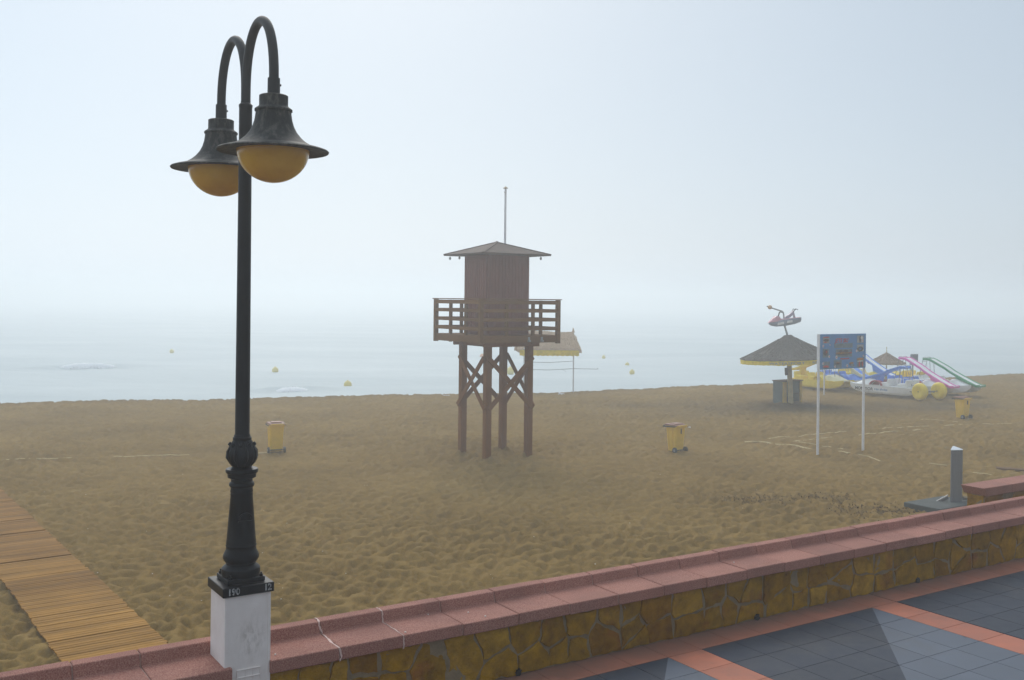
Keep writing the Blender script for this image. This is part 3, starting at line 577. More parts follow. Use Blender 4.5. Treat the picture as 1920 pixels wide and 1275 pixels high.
# ------------------------------------------------------------------ street lamp
LZ = 2.838 + 0.072
root = thing("street_lamp", "black cast iron street lamp with two curved arms and amber globes", "street lamp", W(PA, PN, LZ), WALLROT)
LX = W(PA, PN, 0); LY = LX.y
def lz(py): return atY(452, py, LY)[2] - LZ
m = MB(); m.box((0, 0, 0.018), (0.275, 0.275, 0.034)); m.build("base_plate", M['black_iron'], root, bevel=0.005)
for sx in (-1, 1):
    for sy in (-1, 1):
        m = MB(); m.tube([(sx * .115, sy * .115, 0.03), (sx * .115, sy * .115, 0.052)], 0.014, 6); m.tube([(sx * .115, sy * .115, 0.05), (sx * .115, sy * .115, 0.066)], 0.007, 8); m.build("bolt", M['black_iron'], root)
m = MB()
prof = [(.0, .034), (.128, .034), (.130, lz(1082)), (.136, lz(1078)), (.140, lz(1070)), (.138, lz(1063)), (.128, lz(1060)), (.108, lz(1056)), (.106, lz(1053)), (.118, lz(1050)), (.130, lz(1044)), (.130, lz(1040)), (.122, lz(1035)), (.110, lz(1029)), (.108, lz(1024)), (.112, lz(1021)), (.107, lz(1018)), (.108, lz(1014)),
        (.105, lz(1010)), (.080, lz(928)), (.082, lz(926)), (.079, lz(923)), (.083, lz(920)), (.080, lz(916)), (.079, lz(913)), (.088, lz(911)), (.092, lz(908)), (.088, lz(904)), (.078, lz(902)), (.078, lz(897)), (.102, lz(894)), (.104, lz(887)), (.115, lz(885)), (.118, lz(881)), (.114, lz(878)), (.080, lz(876)), (.062, lz(873))]
m.lathe(prof, 48); m.build("base_column", M['black_iron'], root, smooth=32)
# shield badge on the column
m = MB(); vs, fs = [], []
for k in range(16):
    a_ = math.pi * k / 15; m.box((0.045 * math.cos(a_) - 0.0, -0.094, lz(968) + 0.038 * math.sin(a_)), (0.012, 0.02, 0.008))
m.box((0, -0.096, lz(973)), (0.11, 0.012, 0.008)); m.build("badge", M['black_iron'], root, bevel=0.002)
# leafy bulb: overlapping acanthus leaves swell out of the lathe
m = MB()
def leafmod(a, r, z):
    q = abs(math.sin(a * 4)); return 1 + 0.10 * (q ** 0.5 - 0.6) + 0.02 * math.sin(a * 24 + z * 160)
pb = [(.060, lz(875)), (.074, lz(872)), (.090, lz(867)), (.104, lz(860)), (.108, lz(853)), (.104, lz(846)), (.094, lz(839)), (.082, lz(833)), (.072, lz(829)), (.066, lz(826)), (.060, lz(824))]
m.lathe(pb, 128, mod=leafmod)
for k in range(8):                                          # curled leaf tips
    a_ = 2 * math.pi * (k + .5) / 8; c_, s_ = math.cos(a_), math.sin(a_)
    m.tube([(c_ * .074, s_ * .074, lz(838)), (c_ * .082, s_ * .082, lz(833)), (c_ * .090, s_ * .090, lz(830.5)), (c_ * .094, s_ * .094, lz(832.5)), (c_ * .090, s_ * .090, lz(834.5))], [.018, .017, .013, .010, .006], 8)
    a_ = 2 * math.pi * k / 8; c_, s_ = math.cos(a_), math.sin(a_)
    m.tube([(c_ * .086, s_ * .086, lz(866)), (c_ * .110, s_ * .110, lz(856)), (c_ * .106, s_ * .106, lz(845)), (c_ * .088, s_ * .088, lz(836))], [.006, .012, .012, .005], 6)
m.build("leaf_bulb", M['black_iron'], root, smooth=40)
m = MB(); m.lathe([(.062, lz(826)), (.068, lz(824)), (.068, lz(820)), (.060, lz(818)), (.060, lz(816)), (.055, lz(814)), (.0535, lz(812)), (.0475, lz(300)), (.0475, lz(202)), (.050, lz(200)), (.050, lz(197)), (.036, lz(193)), (.036, lz(190)), (.0, lz(189))], 32)
m.build("pole", M['black_iron'], root, smooth=32)
RA = 0.296; zc = atY(519, 151, 7.06)[2] - LZ
for sgn in (-1, 1):
    az = atY(493 if sgn < 0 else 437, 42 if sgn < 0 else 74, LY + sgn * -0.0 + (-0.22 if sgn < 0 else 0.22))[2] - LZ
    pth = [(0, sgn * 0.004, lz(193))] + [(0, sgn * 0.004, lz(193) + (zc - lz(193)) * k / 4) for k in range(1, 4)]
    for k in range(0, 25):
        th = math.pi * (1 - k / 24); pth.append((0, sgn * (RA + 0.004 + RA * math.cos(th)), zc + (az - zc) * math.sin(th) ** 0.9))
    ze = zc - 0.10; pth.append((0, sgn * (2 * RA + .004), ze)); ys = sgn * (2 * RA + 0.004)
    m = MB(); m.tube(pth, [0.0335] * (len(pth) - 1) + [0.0325], 18); arm = m.build("arm", M['lamp_grey'], root, smooth=40)
    m = MB(); m.lathe([(.030, ze + .10), (.042, ze + .10), (.043, ze - .012), (.03, ze - .02)], 24, (0, ys, 0))
    m.box((0.045, ys, ze + 0.055), (0.014, 0.014, 0.014)); m.build("sleeve", M['lamp_grey'], arm, smooth=35, bevel=0.002)
    zs = ze - 0.018
    sh = MB(); sh.lathe([(.0, zs + .002), (.088, zs), (.098, zs - .006), (.098, zs - .072), (.104, zs - .082), (.122, zs - .094), (.128, zs - .100), (.128, zs - .112), (.120, zs - .116), (.122, zs - .135), (.128, zs - .175), (.140, zs - .215), (.160, zs - .255), (.190, zs - .292), (.222, zs - .320), (.252, zs - .338), (.262, zs - .345), (.290, zs - .353), (.340, zs - .366), (.372, zs - .376), (.380, zs - .384), (.376, zs - .392), (.34, zs - .386), (.27, zs - .380), (.20, zs - .378)], 64, (0, ys, 0))
    shade = sh.build("lamp_shade", M['shade'], root, smooth=32)
    gl = MB(); gl.lathe([(.0005, zs - .604)] + [(.247 * math.sin(math.pi / 2 * k / 14), zs - .372 - .232 * math.cos(math.pi / 2 * k / 14)) for k in range(1, 15)] + [(.247, zs - .360)], 56, (0, ys, 0))
    gl.build("globe", M['globe'], shade, smooth=60)

# ------------------------------------------------------------------ boardwalk of slats
pR, pL = at(300, 1197.5), at(106, 1231)
nR = pR.x * NX[0] + pR.y * NX[1]; aR = pR.x * AX[0] + pR.y * AX[1]; aL = pL.x * AX[0] + pL.y * AX[1]; WB = aR - aL; nL0 = pL.x * NX[0] + pL.y * NX[1] - 0.7
root = thing("wooden_boardwalk", "slatted wooden boardwalk lying on the sand, leading down the left side", "boardwalk", W(aL, nL0, 0.05), WALLROT + R_(2.6))
pitch = 0.098; r = random.Random(3); y = 0.0; k = 0
for pan in range(24):
    m = MB(); n_ = 13 if pan % 3 else 11
    off = r.uniform(-.015, .015); zz = 0.028 + r.uniform(-.014, .014) ; dr = 0.047 * y / 15
    for s_ in range(n_):
        m.box((WB / 2 + off + r.uniform(-.012, .012), y + pitch * 0.44, zz + r.uniform(-.003, .003)), (WB + r.uniform(-.01, .02), pitch - 0.013, 0.024), r.uniform(-.003, .003)); y += pitch
    for x in (0.12, WB / 2, WB - 0.12): m.box((x + off, y - pitch * n_ / 2, zz - 0.030), (0.07, pitch * n_ - 0.02, 0.034))
    y += 0.05 if pan in (4, 9) else 0.02; m.build("slat_panel", M['slat_wood'] if pan < 5 else M['slat_old'], root, bevel=0.004, seg=1)
# flatten is not needed: the boards sit a few centimetres above the trampled sand

# ------------------------------------------------------------------ lifeguard tower
TC = Vector((-0.50, 32.42, 0)); ty = R_(32.5)
root = thing("lifeguard_tower", "brown wooden lifeguard tower on four crossed legs with a hipped roof", "lifeguard tower", TC, ty)
z_leg = 3.60; z_fb, z_ft, z_rail = 3.64, 3.86, 4.97; S, D_, CB, RF = 1.53, 2.90, 1.47, 2.50
zr = 6.805; ze = 6.36
for sx in (-1, 1):
    for sy in (-1, 1):
        m = MB(); m.box((sx * S / 2, sy * S / 2, z_leg / 2 - 0.15), (0.205, 0.205, z_leg + 0.3)); m.build("leg", M['tower_wood'], root, bevel=0.012)
# crossed braces on the four sides (photo rows 657..775 on the posts)
zb0, zb1 = 1.62, 3.12
for side in range(4):
    Mz = Matrix.Rotation(side * math.pi / 2, 3, 'Z')
    for d in (0, 1):
        y_ = -S / 2 - 0.105 - (0.022 if d else 0.066) + 0.0
        p = Mz @ Vector((-S / 2, y_, zb1 if d else zb0)); q = Mz @ Vector((S / 2, y_, zb0 if d else zb1))
        dd = (q - p).normalized() * 0.06; m = MB(); m.beam(p - dd, q + dd, 0.042, 0.15, up=(0, 0, 1)); m.build("brace", M['tower_wood'], root, bevel=0.006)
m = MB()
for x in (-S / 2, S / 2): m.box((x, 0, z_leg + 0.0), (0.12, D_ * 0.66, 0.20))
for y_ in (-S / 2 - .17, S / 2 + .17): m.box((0, y_, z_leg - 0.012), (S + 0.5, 0.12, 0.175))
m.build("floor_beam", M['tower_wood'], root, bevel=0.008)
m = MB(); nb = 20
for k in range(nb): m.box((-D_ / 2 + D_ * (k + .5) / nb, 0, z_ft - 0.02), (D_ / nb - 0.008, D_ - 0.02, 0.036))
m.build("deck", M['rail_wood'], root)
m = MB()
for side in range(4):
    Mz = Matrix.Rotation(side * math.pi / 2, 3, 'Z'); ex = D_ if side % 2 == 0 else D_ - 0.09
    m.box(Mz @ Vector((0, -D_ / 2 + 0.02, (z_fb + z_ft) / 2)), (ex, 0.045, z_ft - z_fb), side * math.pi / 2)
m.build("fascia", M['rail_wood'], root, bevel=0.005)
rail = {}
m = MB()
hh = (z_rail - z_ft)
for side in range(4):
    Mz = Matrix.Rotation(side * math.pi / 2, 3, 'Z'); ex = D_ if side % 2 == 0 else D_ - 0.08
    for q, bh in ((0.19, 0.105), (0.44, 0.105), (0.69, 0.105), (0.925, 0.12)):
        m.box(Mz @ Vector((0, -D_ / 2 + 0.02 - 0.025, z_ft + hh * q)), (D_ - 0.12, 0.035, bh), side * math.pi / 2)
m.build("railing_board", M['rail_wood'], root, bevel=0.004)
m = MB()
for side in range(4):
    Mz = Matrix.Rotation(side * math.pi / 2, 3, 'Z'); m.box(Mz @ Vector((0, -D_ / 2 + 0.03, z_rail + 0.012)), (D_ + (0.14 if side % 2 == 0 else -0.14), 0.14, 0.030), side * math.pi / 2)
m.build("handrail", M['rail_wood'], root, bevel=0.006)
for side in range(4):
    Mz = Matrix.Rotation(side * math.pi / 2, 3, 'Z')
    for q in (-0.5, -0.167, 0.167):
        m = MB()
        if q == -0.5: m.box(Mz @ Vector((-D_ / 2 + 0.034, -D_ / 2 + 0.034, (z_fb + z_rail) / 2 - 0.02)), (0.125, 0.125, z_rail - z_fb + 0.03), side * math.pi / 2)
        else: m.box(Mz @ Vector((q * D_, -D_ / 2 + 0.060, (z_fb + z_rail) / 2 - 0.02)), (0.095, 0.085, z_rail - z_fb + 0.0), side * math.pi / 2)
        m.build("railing_post", M['rail_wood'], root, bevel=0.006)
# cabin of vertical boards
m = MB(); nbd = 12; zc0, zc1 = z_ft, 6.42
for side in range(4):
    Mz = Matrix.Rotation(side * math.pi / 2, 3, 'Z')
    for k in range(nbd):
        x = -CB / 2 + CB * (k + .5) / nbd; m.box(Mz @ Vector((x, -CB / 2 + 0.015 + (0.002 if k % 2 else 0), (zc0 + zc1) / 2)), (CB / nbd - 0.004, 0.03, zc1 - zc0), side * math.pi / 2)
for sx in (-1, 1):
    for sy in (-1, 1): m.box((sx * (CB / 2 - 0.02), sy * (CB / 2 - .02), (zc0 + zc1) / 2), (0.075, 0.075, zc1 - zc0))
m.box((0, 0, (zc0 + zc1) / 2), (CB - 0.07, CB - 0.07, zc1 - zc0 - 0.02))
m.build("cabin", M['cabin_wood'], root, bevel=0.004, seg=1)
# door on the left hand face (local -x)
m = MB(); nd = 10; dw = CB * 0.80
for k in range(nd): m.box((-CB / 2 - 0.022, -dw / 2 + dw * (k + .5) / nd, z_ft + 1.19), (0.028, dw / nd - 0.028, 2.30))
door = m.build("door", M['cabin_wood'], root, bevel=0.004, seg=1)
m = MB()
for y_ in (-dw / 2 - .035, dw / 2 + .035): m.box((-CB / 2 - 0.022, y_, z_ft + 1.21), (0.04, 0.06, 2.36))
m.box((-CB / 2 - 0.022, 0, z_ft + 2.38), (0.04, dw + .01, 0.06)); m.build("door_frame", M['cabin_wood'], door, bevel=0.004)
# hipped roof
h = RF / 2; m = MB(); e2 = 0.045
vs = [(-h, -h, ze), (h, -h, ze), (h, h, ze), (-h, h, ze), (-h, -h, ze + e2), (h, -h, ze + e2), (h, h, ze + e2), (-h, h, ze + e2), (0, 0, zr)]
m.add(vs, [(3, 2, 1, 0), (0, 1, 5, 4), (1, 2, 6, 5), (2, 3, 7, 6), (3, 0, 4, 7), (4, 5, 8), (5, 6, 8), (6, 7, 8), (7, 4, 8)])
roof = m.build("roof", M['roof_brown'], root)
m = MB()
for sx, sy in ((-1, -1), (1, -1), (1, 1), (-1, 1)): m.beam((sx * h, sy * h, ze + e2 + .004), (0, 0, zr + .006), 0.09, 0.02)
m.sphere((0, 0, zr), 0.05, 0.6); m.build("hip_cap", M['roof_brown'], roof)
for (x, y_) in ((-h + .08, h - 0.28), (-h + .10, h - .86), (h - .30, -h + .14)):
    m = MB(); m.tube([(x, y_, ze + .01), (x, y_, ze - 0.05)], 0.008, 8); m.sphere((x, y_, ze - 0.085), 0.036, 1.35, 12, 8); m.build("hanging_bulb", M['glass'], root, smooth=60)
# flag pole behind the cabin
fp = atY(956, 352, 33.3); lp = root_inv = Matrix.Rotation(-ty, 3, 'Z') @ (Vector((fp.x - TC.x, fp.y - TC.y, 0)))
lp.x, lp.y = min(max(lp.x, -h), h), CB / 2 + 0.06
pxz = (0.02 + 0.55, CB / 2 + 0.06)
m = MB(); px_, py_ = lp.x, lp.y
m.tube([(px_, py_, z_ft), (px_, py_, fp.z)], [0.045, 0.034], 14); flag = m.build("flagpole", M['pole_white'], root, smooth=40)
m = MB(); m.lathe([(.0, .075), (.03, .05), (.085, .012), (.085, 0), (.0, -.004)], 18, (px_, py_, fp.z)); m.build("finial", paint("finial_ochre", (0.5, 0.36, 0.2), 0.6), flag, smooth=40)
m = MB(); m.tube([(px_ - .05, py_ - .03, fp.z - .1), (px_ - .062, py_ - .04, fp.z - 1.2), (px_ - .05, py_ - .03, z_ft + 1.0)], 0.007, 6); m.sphere((px_ - .05, py_ - .03, fp.z - .12), .03); m.build("halyard", M['pole_white'], flag)
# small pale fixings on the right fascia
for x in (0.30, 0.78):
    m = MB(); m.box((x, -D_ / 2 - 0.012, (z_fb + z_ft) / 2), (0.07, 0.03, 0.14)); m.lathe([(.0, .03), (.05, .02), (.055, -.03), (.0, -.035)], 14, (x, -D_ / 2 - .03, z_fb + 0.06)); m.build("fixing", M['p_grey'], root, smooth=40)

# ------------------------------------------------------------------ yellow wheeled bins
def make_bin(label):
    root = thing("wheelie_bin", label, "bin", group="yellow wheeled bins standing on the sand")
    m = MB(); secs = []
    for z, wx, y0, y1 in ((0.05, .37, -.17, .19), (0.28, .40, -.20, .215), (0.80, .455, -.235, .255), (0.86, .465, -.24, .26)):
        c_ = 0.035; x = wx / 2
        secs.append([(-x + c_, y0, z), (x - c_, y0, z), (x, y0 + c_, z), (x, y1 - c_, z), (x - c_, y1, z), (-x + c_, y1, z), (-x, y1 - c_, z), (-x, y0 + c_, z)])
    m.loft(secs)
    for y_, x in ((-0.05, .2), (0.12, .2)):                     # shallow side ribs
        for s_ in (-1, 1): m.beam((s_ * .196, y_, .10), (s_ * .231, y_ * 1.25, .80), .012, .03)
    m.box((0, 0.01, 0.875), (0.505, 0.545, 0.045)); m.build("body", M['bin_yellow'], root, bevel=0.012)
    m = MB(); secs = []
    for y_, z, hx, th in ((-.255, .915, .245, .02), (-.18, .945, .255, .035), (.10, .955, .262, .04), (.25, .945, .262, .05), (.315, .91, .25, .03), (.335, .87, .235, .015)):
        secs.append([(-hx, y_, z - th), (hx, y_, z - th), (hx, y_, z - .005), (hx - .03, y_, z + .012), (-hx + .03, y_, z + .012), (-hx, y_, z - .005)])
    m.loft(secs); lid = m.build("lid", M['bin_lid'], root, bevel=0.006)
    m = MB(); m.box((0, -0.02, .975), (0.33, 0.30, 0.022)); m.build("lid_panel", M['bin_lid'], lid, bevel=0.008)
    m = MB()
    for s_ in (-1, 1): m.prism([(-.22, .90), (.30, .885), (.35, .855), (.24, .845), (-.22, .875)], lambda p, t_: (s_ * (.252 + .022 * t_), p[0], p[1]))
    m.prism([(.262, .93), (.36, .875), (.35, .835), (.262, .86)], lambda p, t_: (-.272 + .544 * t_, p[0], p[1])); m.build("rim", M['rubber'], root, bevel=0.006)
    m = MB(); m.tube([(-.20, -.26, .90), (-.20, -.315, .925), (.20, -.315, .925), (.20, -.26, .90)], 0.017, 10); m.build("handle", M['bin_yellow'], root, smooth=50)
    m = MB(); m.box((0.0, -.247, .73), (0.03, .02, .16)); m.build("hinge_bar", M['rubber'], root)
    m = MB(); m.tube([(-.26, -.205, .10), (.26, -.205, .10)], 0.014, 10); m.build("axle", M['rubber'], root, smooth=50)
    for s_ in (-1, 1):
        m = MB(); m.tube([(s_ * .225, -.205, .10), (s_ * .235, -.205, .10), (s_ * .275, -.205, .10), (s_ * .285, -.205, .10)], [.085, .10, .10, .085], 22); wh = m.build("wheel", M['rubber'], root, smooth=35)
        m = MB(); m.tube([(s_ * .284, -.205, .10), (s_ * .292, -.205, .10)], .045, 14); m.build("hub", M['p_grey'], wh, smooth=35)
    return root
def put_bin(o, px, py, yaw, label):
    p = at(px, py); o.location = (p.x, p.y + .12, sz(p) - .01); o.rotation_euler = (0, 0, R_(yaw)); o["label"] = label
b0 = make_bin("yellow wheeled bin seen from behind, standing just right of the lamp post")
b1 = copy_tree(b0); b2 = copy_tree(b0)
for ch in list(b0.children):
    if ch.name.startswith('hinge_bar'): bpy.data.objects.remove(ch)
put_bin(b0, 515, 848, 22, "yellow wheeled bin seen from behind, standing just right of the lamp post")
put_bin(b1, 1268, 843, 37, "yellow wheeled bin on open sand between the lifeguard tower and the blue signboard")
put_bin(b2, 1807, 784, 29, "hazy yellow wheeled bin in front of the green slide pedal boat")

# ------------------------------------------------------------------ blue signboard on two white posts
pa, pb_ = at(1533, 851), at(1618, 841); dv = (pb_ - pa); sw = dv.length; sy = math.atan2(dv.y, dv.x)
root = thing("signboard", "blue signboard with pictures and red heading on two tall white posts", "sign", (pa.x, pa.y, 0), sy)
zt_, zb_ = atY(1531, 626.5, pa.y)[2], atY(1533, 693, pa.y)[2]
for x in (0, sw):
    m = MB(); m.tube([(x, 0, -0.3), (x, 0, zt_ - .02)], 0.043, 14); m.build("post", M['pole_white'], root, smooth=40)
bh = zt_ - zb_; m = MB(); m.box((sw / 2, -0.055, (zt_ + zb_) / 2), (sw + 0.02, 0.03, bh)); board = m.build("board", M['sign_blue'], root, bevel=0.003)
m = MB(); m.box((-0.035, -0.02, (zt_ + zb_) / 2), (0.05, 0.09, bh)); m.build("board_edge", M['pole_white'], root, bevel=0.003)
def spot(u, v): return (u * sw, -0.0725, zt_ - v * bh)
def pict(u0, v0, u1, v1, mat, dy=0.0, nm="picture", par=None):
    m = MB(); p, q = spot(u0, v0), spot(u1, v1); m.box(((p[0] + q[0]) / 2, p[1] - dy, (p[2] + q[2]) / 2), (abs(q[0] - p[0]), 0.004, abs(q[2] - p[2]))); return m.build(nm, mat, root)
def comp(u0, v0, u1, v1, bgm, blobs):
    """a small printed photograph: background plus a few coloured shapes, one flat part"""
    m = MB(); p, q = spot(u0, v0), spot(u1, v1); w_, h_ = q[0] - p[0], p[2] - q[2]; mats = [bgm]
    m.box(((p[0] + q[0]) / 2, p[1], (p[2] + q[2]) / 2), (w_, 0.004, h_))
    for (a, b, c, d, mt) in blobs:
        if mt not in mats: mats.append(mt)
        n_ = 10; cx, cz = p[0] + a * w_, p[2] - b * h_
        poly = [(cx + c * w_ * math.cos(6.2832 * k / n_) * (0.85 + .3 * ((k * 7) % 3) / 2), cz + d * h_ * math.sin(6.2832 * k / n_) * (0.85 + .3 * ((k * 5) % 4) / 3)) for k in range(n_)]
        m.prism(poly, lambda e, t_: (e[0], p[1] - .0035 - .002 * t_, e[1]), mats.index(mt))
    m.build("picture", mats, root)
K = M
comp(.05, .07, .19, .26, K['sign_photo_c'], [(.5, .1, .5, .08, K['sign_red']), (.5, .55, .45, .2, K['sign_dark']), (.4, .85, .3, .08, K['sign_red'])])
comp(.05, .42, .18, .66, K['sign_photo_b'], [(.5, .45, .38, .35, K['sign_dark']), (.6, .35, .15, .15, K['sign_red'])])
comp(.05, .78, .20, .97, K['sign_photo_b'], [(.5, .75, .42, .18, K['sign_red']), (.5, .9, .4, .08, K['sign_dark'])])
comp(.29, .75, .46, .97, K['sign_photo_b'], [(.55, .45, .35, .12, K['sign_dark']), (.5, .35, .25, .08, K['sign_orange'])])
comp(.58, .75, .76, .97, K['sign_blue'], [(.55, .45, .3, .15, K['sign_orange']), (.7, .75, .22, .18, K['sign_photo_b']), (.4, .6, .1, .2, K['sign_dark'])])
comp(.80, .06, .95, .27, K['sign_photo_c'], [(.45, .5, .14, .5, K['sign_dark']), (.7, .3, .2, .2, K['sign_white'])])
comp(.80, .32, .95, .52, K['sign_photo_c'], [(.5, .65, .5, .36, K['sign_dark']), (.5, .6, .25, .2, K['sign_blue']), (.9, .85, .08, .12, K['sign_white'])])
comp(.80, .70, .96, .97, K['sign_photo_b'], [(.5, .15, .5, .15, K['sign_orange']), (.35, .7, .1, .3, K['sign_red']), (.6, .7, .1, .32, K['sign_dark']), (.8, .7, .08, .28, K['sign_red']), (.5, .38, .45, .07, K['sign_white'])])
comp(.33, .44, .69, .66, K['sign_photo_b'], [(.5, .6, .5, .2, K['sign_dark']), (.45, .48, .42, .12, K['sign_orange']), (.3, .25, .1, .2, K['sign_dark']), (.6, .28, .2, .18, K['sign_dark']), (.9, .5, .1, .1, K['sign_red'])])
pict(.30, .27, .70, .40, K['sign_photo_b'], -0.001, "text_panel")
m = MB()
vs, fs = text_mesh("JETS SKI", 0.19, 0.001, 0.004, 0.25, sx=1.02); p = spot(.31, .245); m.add([(p[0] + x, p[1] - .003 - z, p[2] + y) for x, y, z in vs], fs); m.build("heading", M['sign_red'], root)
m = MB(); p = spot(.43, .69); q = spot(.63, .735)
for k in range(9): m.box((p[0] + (q[0] - p[0]) * (k + .5) / 9, p[1] - .003, (p[2] + q[2]) / 2 + .008 * math.sin(k * 2)), ((q[0] - p[0]) / 11, .004, abs(p[2] - q[2]) * .8))
m.build("caption", M['sign_red'], root)
for (u, v, rr) in ((.055, .335, .05), (.185, .64, .055), (.345, .665, .075), (.055, .83, .05), (.315, .93, .05), (.58, .92, .06), (.79, .50, .055), (.945, .65, .05), (.92, .21, .055), (.20, .31, .03)):
    m = MB(); p = spot(u, v); poly = [(p[0] + rr * (1 if k % 2 else .62) * math.cos(math.pi * k / 8), p[2] + rr * (1 if k % 2 else .62) * math.sin(math.pi * k / 8)) for k in range(16)]
    m.prism(poly, lambda e, t_: (e[0], -0.077 - .003 * t_, e[1])); bst = m.build("price_burst", M['sign_white'], root)
    m = MB(); m.prism([(p[0] + rr * .33 * math.cos(math.pi * k / 4) + .01, p[2] + rr * .33 * math.sin(math.pi * k / 4)) for k in range(8)], lambda e, t_: (e[0], -0.080 - .003 * t_, e[1])); m.build("price_dot", M['sign_red'], bst)

# ------------------------------------------------------------------ beach shower
pS = at(1788, 951); root = thing("beach_shower", "grey steel triangular shower post with a sloping bright top behind the wall", "beach shower", (pS.x, pS.y, 0), R_(20))
hS = atY(1788, 842, pS.y)[2]; rt = 0.165
TRI = [(-0.175, -0.10), (0.125, -0.135), (0.175, -0.10), (0.165, 0.165), (0.12, 0.175), (-0.165, -0.06)]
m = MB(); n_ = len(TRI); vs = [(x, y_, 0.0) for x, y_ in TRI] + [(x, y_, hS - 0.015) for x, y_ in TRI]
m.add(vs, [tuple(range(n_ - 1, -1, -1)), tuple(range(n_, 2 * n_))] + [(k, (k + 1) % n_, n_ + (k + 1) % n_, n_ + k) for k in range(n_)]); m.build("column", M['steel'], root, bevel=0.008)
m = MB(); m.prism(TRI, lambda p, t_: (p[0] * 1.01, p[1] * 1.01, hS - .014 + (.012 if t_ else 0) + (p[1] + .13) * .16 * t_)); m.build("cap", M['steel_cap'], root, bevel=0.003)
m = MB(); m.tube([(0.16, 0.04, hS - .26), (0.225, 0.04, hS - .26)], .014, 10); m.sphere((0.225, .04, hS - .26), .024); m.build("push_button", M['chrome'], root, smooth=50)
m = MB(); m.tube([(0.16, 0.04, hS - .53), (0.23, 0.04, hS - .53), (0.29, 0.04, hS - .56)], [.03, .026, .028], 12); m.build("spout", M['chrome'], root, smooth=50)
for ang, l in ((-18, 0.95), (160, 0.45)):
    d = Vector((math.cos(R_(ang)), math.sin(R_(ang)), 0)); m = MB(); m.beam(d * 0.14 + Vector((0, 0, .30)), d * (0.14 + l) + Vector((0, 0, .05)), 0.035, 0.012); m.beam(d * 0.14 + Vector((0, 0, .24)), d * (0.1 + l) + Vector((0, 0, .02)), 0.014, 0.07); m.build("brace_bar", M['chrome'], root)
pq = at(1690, 965); o = MB(); o.box((0, 0, 0), (1.6, 1.0, 0.28)); sl_ = o.build("shower_slab", M['concrete'], None, bevel=0.02); sl_.location = (pS.x - .35, pS.y - .15, 0.01); sl_.rotation_euler = (0, 0, WALLROT)
tag(sl_, "grey concrete slab under the steel shower post, edge showing over the coping", "slab")

# ------------------------------------------------------------------ thatched parasol kiosk with the jet ski on top
pK = at(1483, 758.5); lean = R_(-3.0)
root = thing("thatched_parasol", "big dark thatched parasol with yellow lettered fringe on a thick post", "parasol", (pK.x, pK.y, 0), rot=(0, lean, 0))
zrim = atY(1473, 672, pK.y)[2]; zap = atY(1473, 628, pK.y)[2]; RK = 2.27
m = MB(); m.tube([(0, 0, -.3), (0, 0, zap - .1)], [.125, .115], 16); m.build("post", M['post_paint'], root, smooth=40)
m = MB(); m.box((-.17, -.05, zrim - .62), (.13, .12, .36)); m.build("meter_box", M['dark_board'], root, bevel=.01)
def thatch(mb, R0, z0, z1, r_top, n=150, rings=16, seed=1, sag=0.16):
    r = random.Random(seed); vs = []; fs = []
    jit = [r.uniform(-.02, .02) for _ in range(n)]
    for i in range(rings + 1):
        f_ = i / rings
        for k in range(n):
            a_ = 2 * math.pi * k / n; rr = r_top + (R0 - r_top) * f_; z = z1 + (z0 - z1) * (f_ - sag * math.sin(math.pi * f_)) if False else z1 + (z0 - z1) * (f_ ** 0.86)
            bumpz = (jit[k] + r.uniform(-.012, .012)) * (0.3 + f_); lip = r.uniform(-.05, .05) if i == rings else 0
            vs.append(((rr + lip) * math.cos(a_), (rr + lip) * math.sin(a_), z + bumpz))
    for i in range(rings):
        for k in range(n): fs.append((i * n + k, i * n + (k + 1) % n, (i + 1) * n + (k + 1) % n, (i + 1) * n + k))
    b = len(vs); vs += [((R0 - .03) * math.cos(2 * math.pi * k / n), (R0 - .03) * math.sin(2 * math.pi * k / n), z0 - .08) for k in range(n)] + [(0.05 * math.cos(2 * math.pi * k / n), 0.05 * math.sin(2 * math.pi * k / n), z1 - .16) for k in range(n)]
    for k in range(n):
        fs.append((rings * n + k, rings * n + (k + 1) % n, b + (k + 1) % n, b + k)); fs.append((b + k, b + (k + 1) % n, b + n + (k + 1) % n, b + n + k))
    fs.append(tuple(range(n - 1, -1, -1))); fs.append(tuple(b + n + k for k in range(n)))
    # loose straw bundles lying down the slope
    mb.add(vs, fs)
    for _ in range(int(260 * R0)):
        a_ = r.uniform(0, 6.2832); f_ = r.uniform(.1, .97); l = r.uniform(.25, .5) * R0 / 2.2
        def pt(ff, up): rr = r_top + (R0 - r_top) * ff; return Vector((rr * math.cos(a_), rr * math.sin(a_), z1 + (z0 - z1) * (min(ff, 1.05) ** 0.86) + up))
        p, q = pt(f_, .015), pt(min(1.03, f_ + l / R0), .02); mb.beam(p, q, r.uniform(.012, .035), .022)
    for _ in range(int(190 * R0)):
        a_ = r.uniform(0, 6.2832); rr = R0 + r.uniform(-.05, .03); mb.beam((rr * math.cos(a_), rr * math.sin(a_), z0 + .01), ((rr + .02) * math.cos(a_), (rr + .02) * math.sin(a_), z0 - r.uniform(.01, .06)), .02, .012)
m = MB(); thatch(m, RK, zrim + .06, zap, .16, seed=4); m.build("thatch_roof", M['thatch_dark'], root)
m = MB(); n_ = 120; r = random.Random(12); hts = [.20 + r.uniform(-.02, .02) for _ in range(n_)]
vs = [((RK + .035) * math.cos(2 * math.pi * k / n_), (RK + .035) * math.sin(2 * math.pi * k / n_), zrim + .03) for k in range(n_)] + [((RK + .045) * math.cos(2 * math.pi * k / n_), (RK + .045) * math.sin(2 * math.pi * k / n_), zrim + .03 - hts[k]) for k in range(n_)]
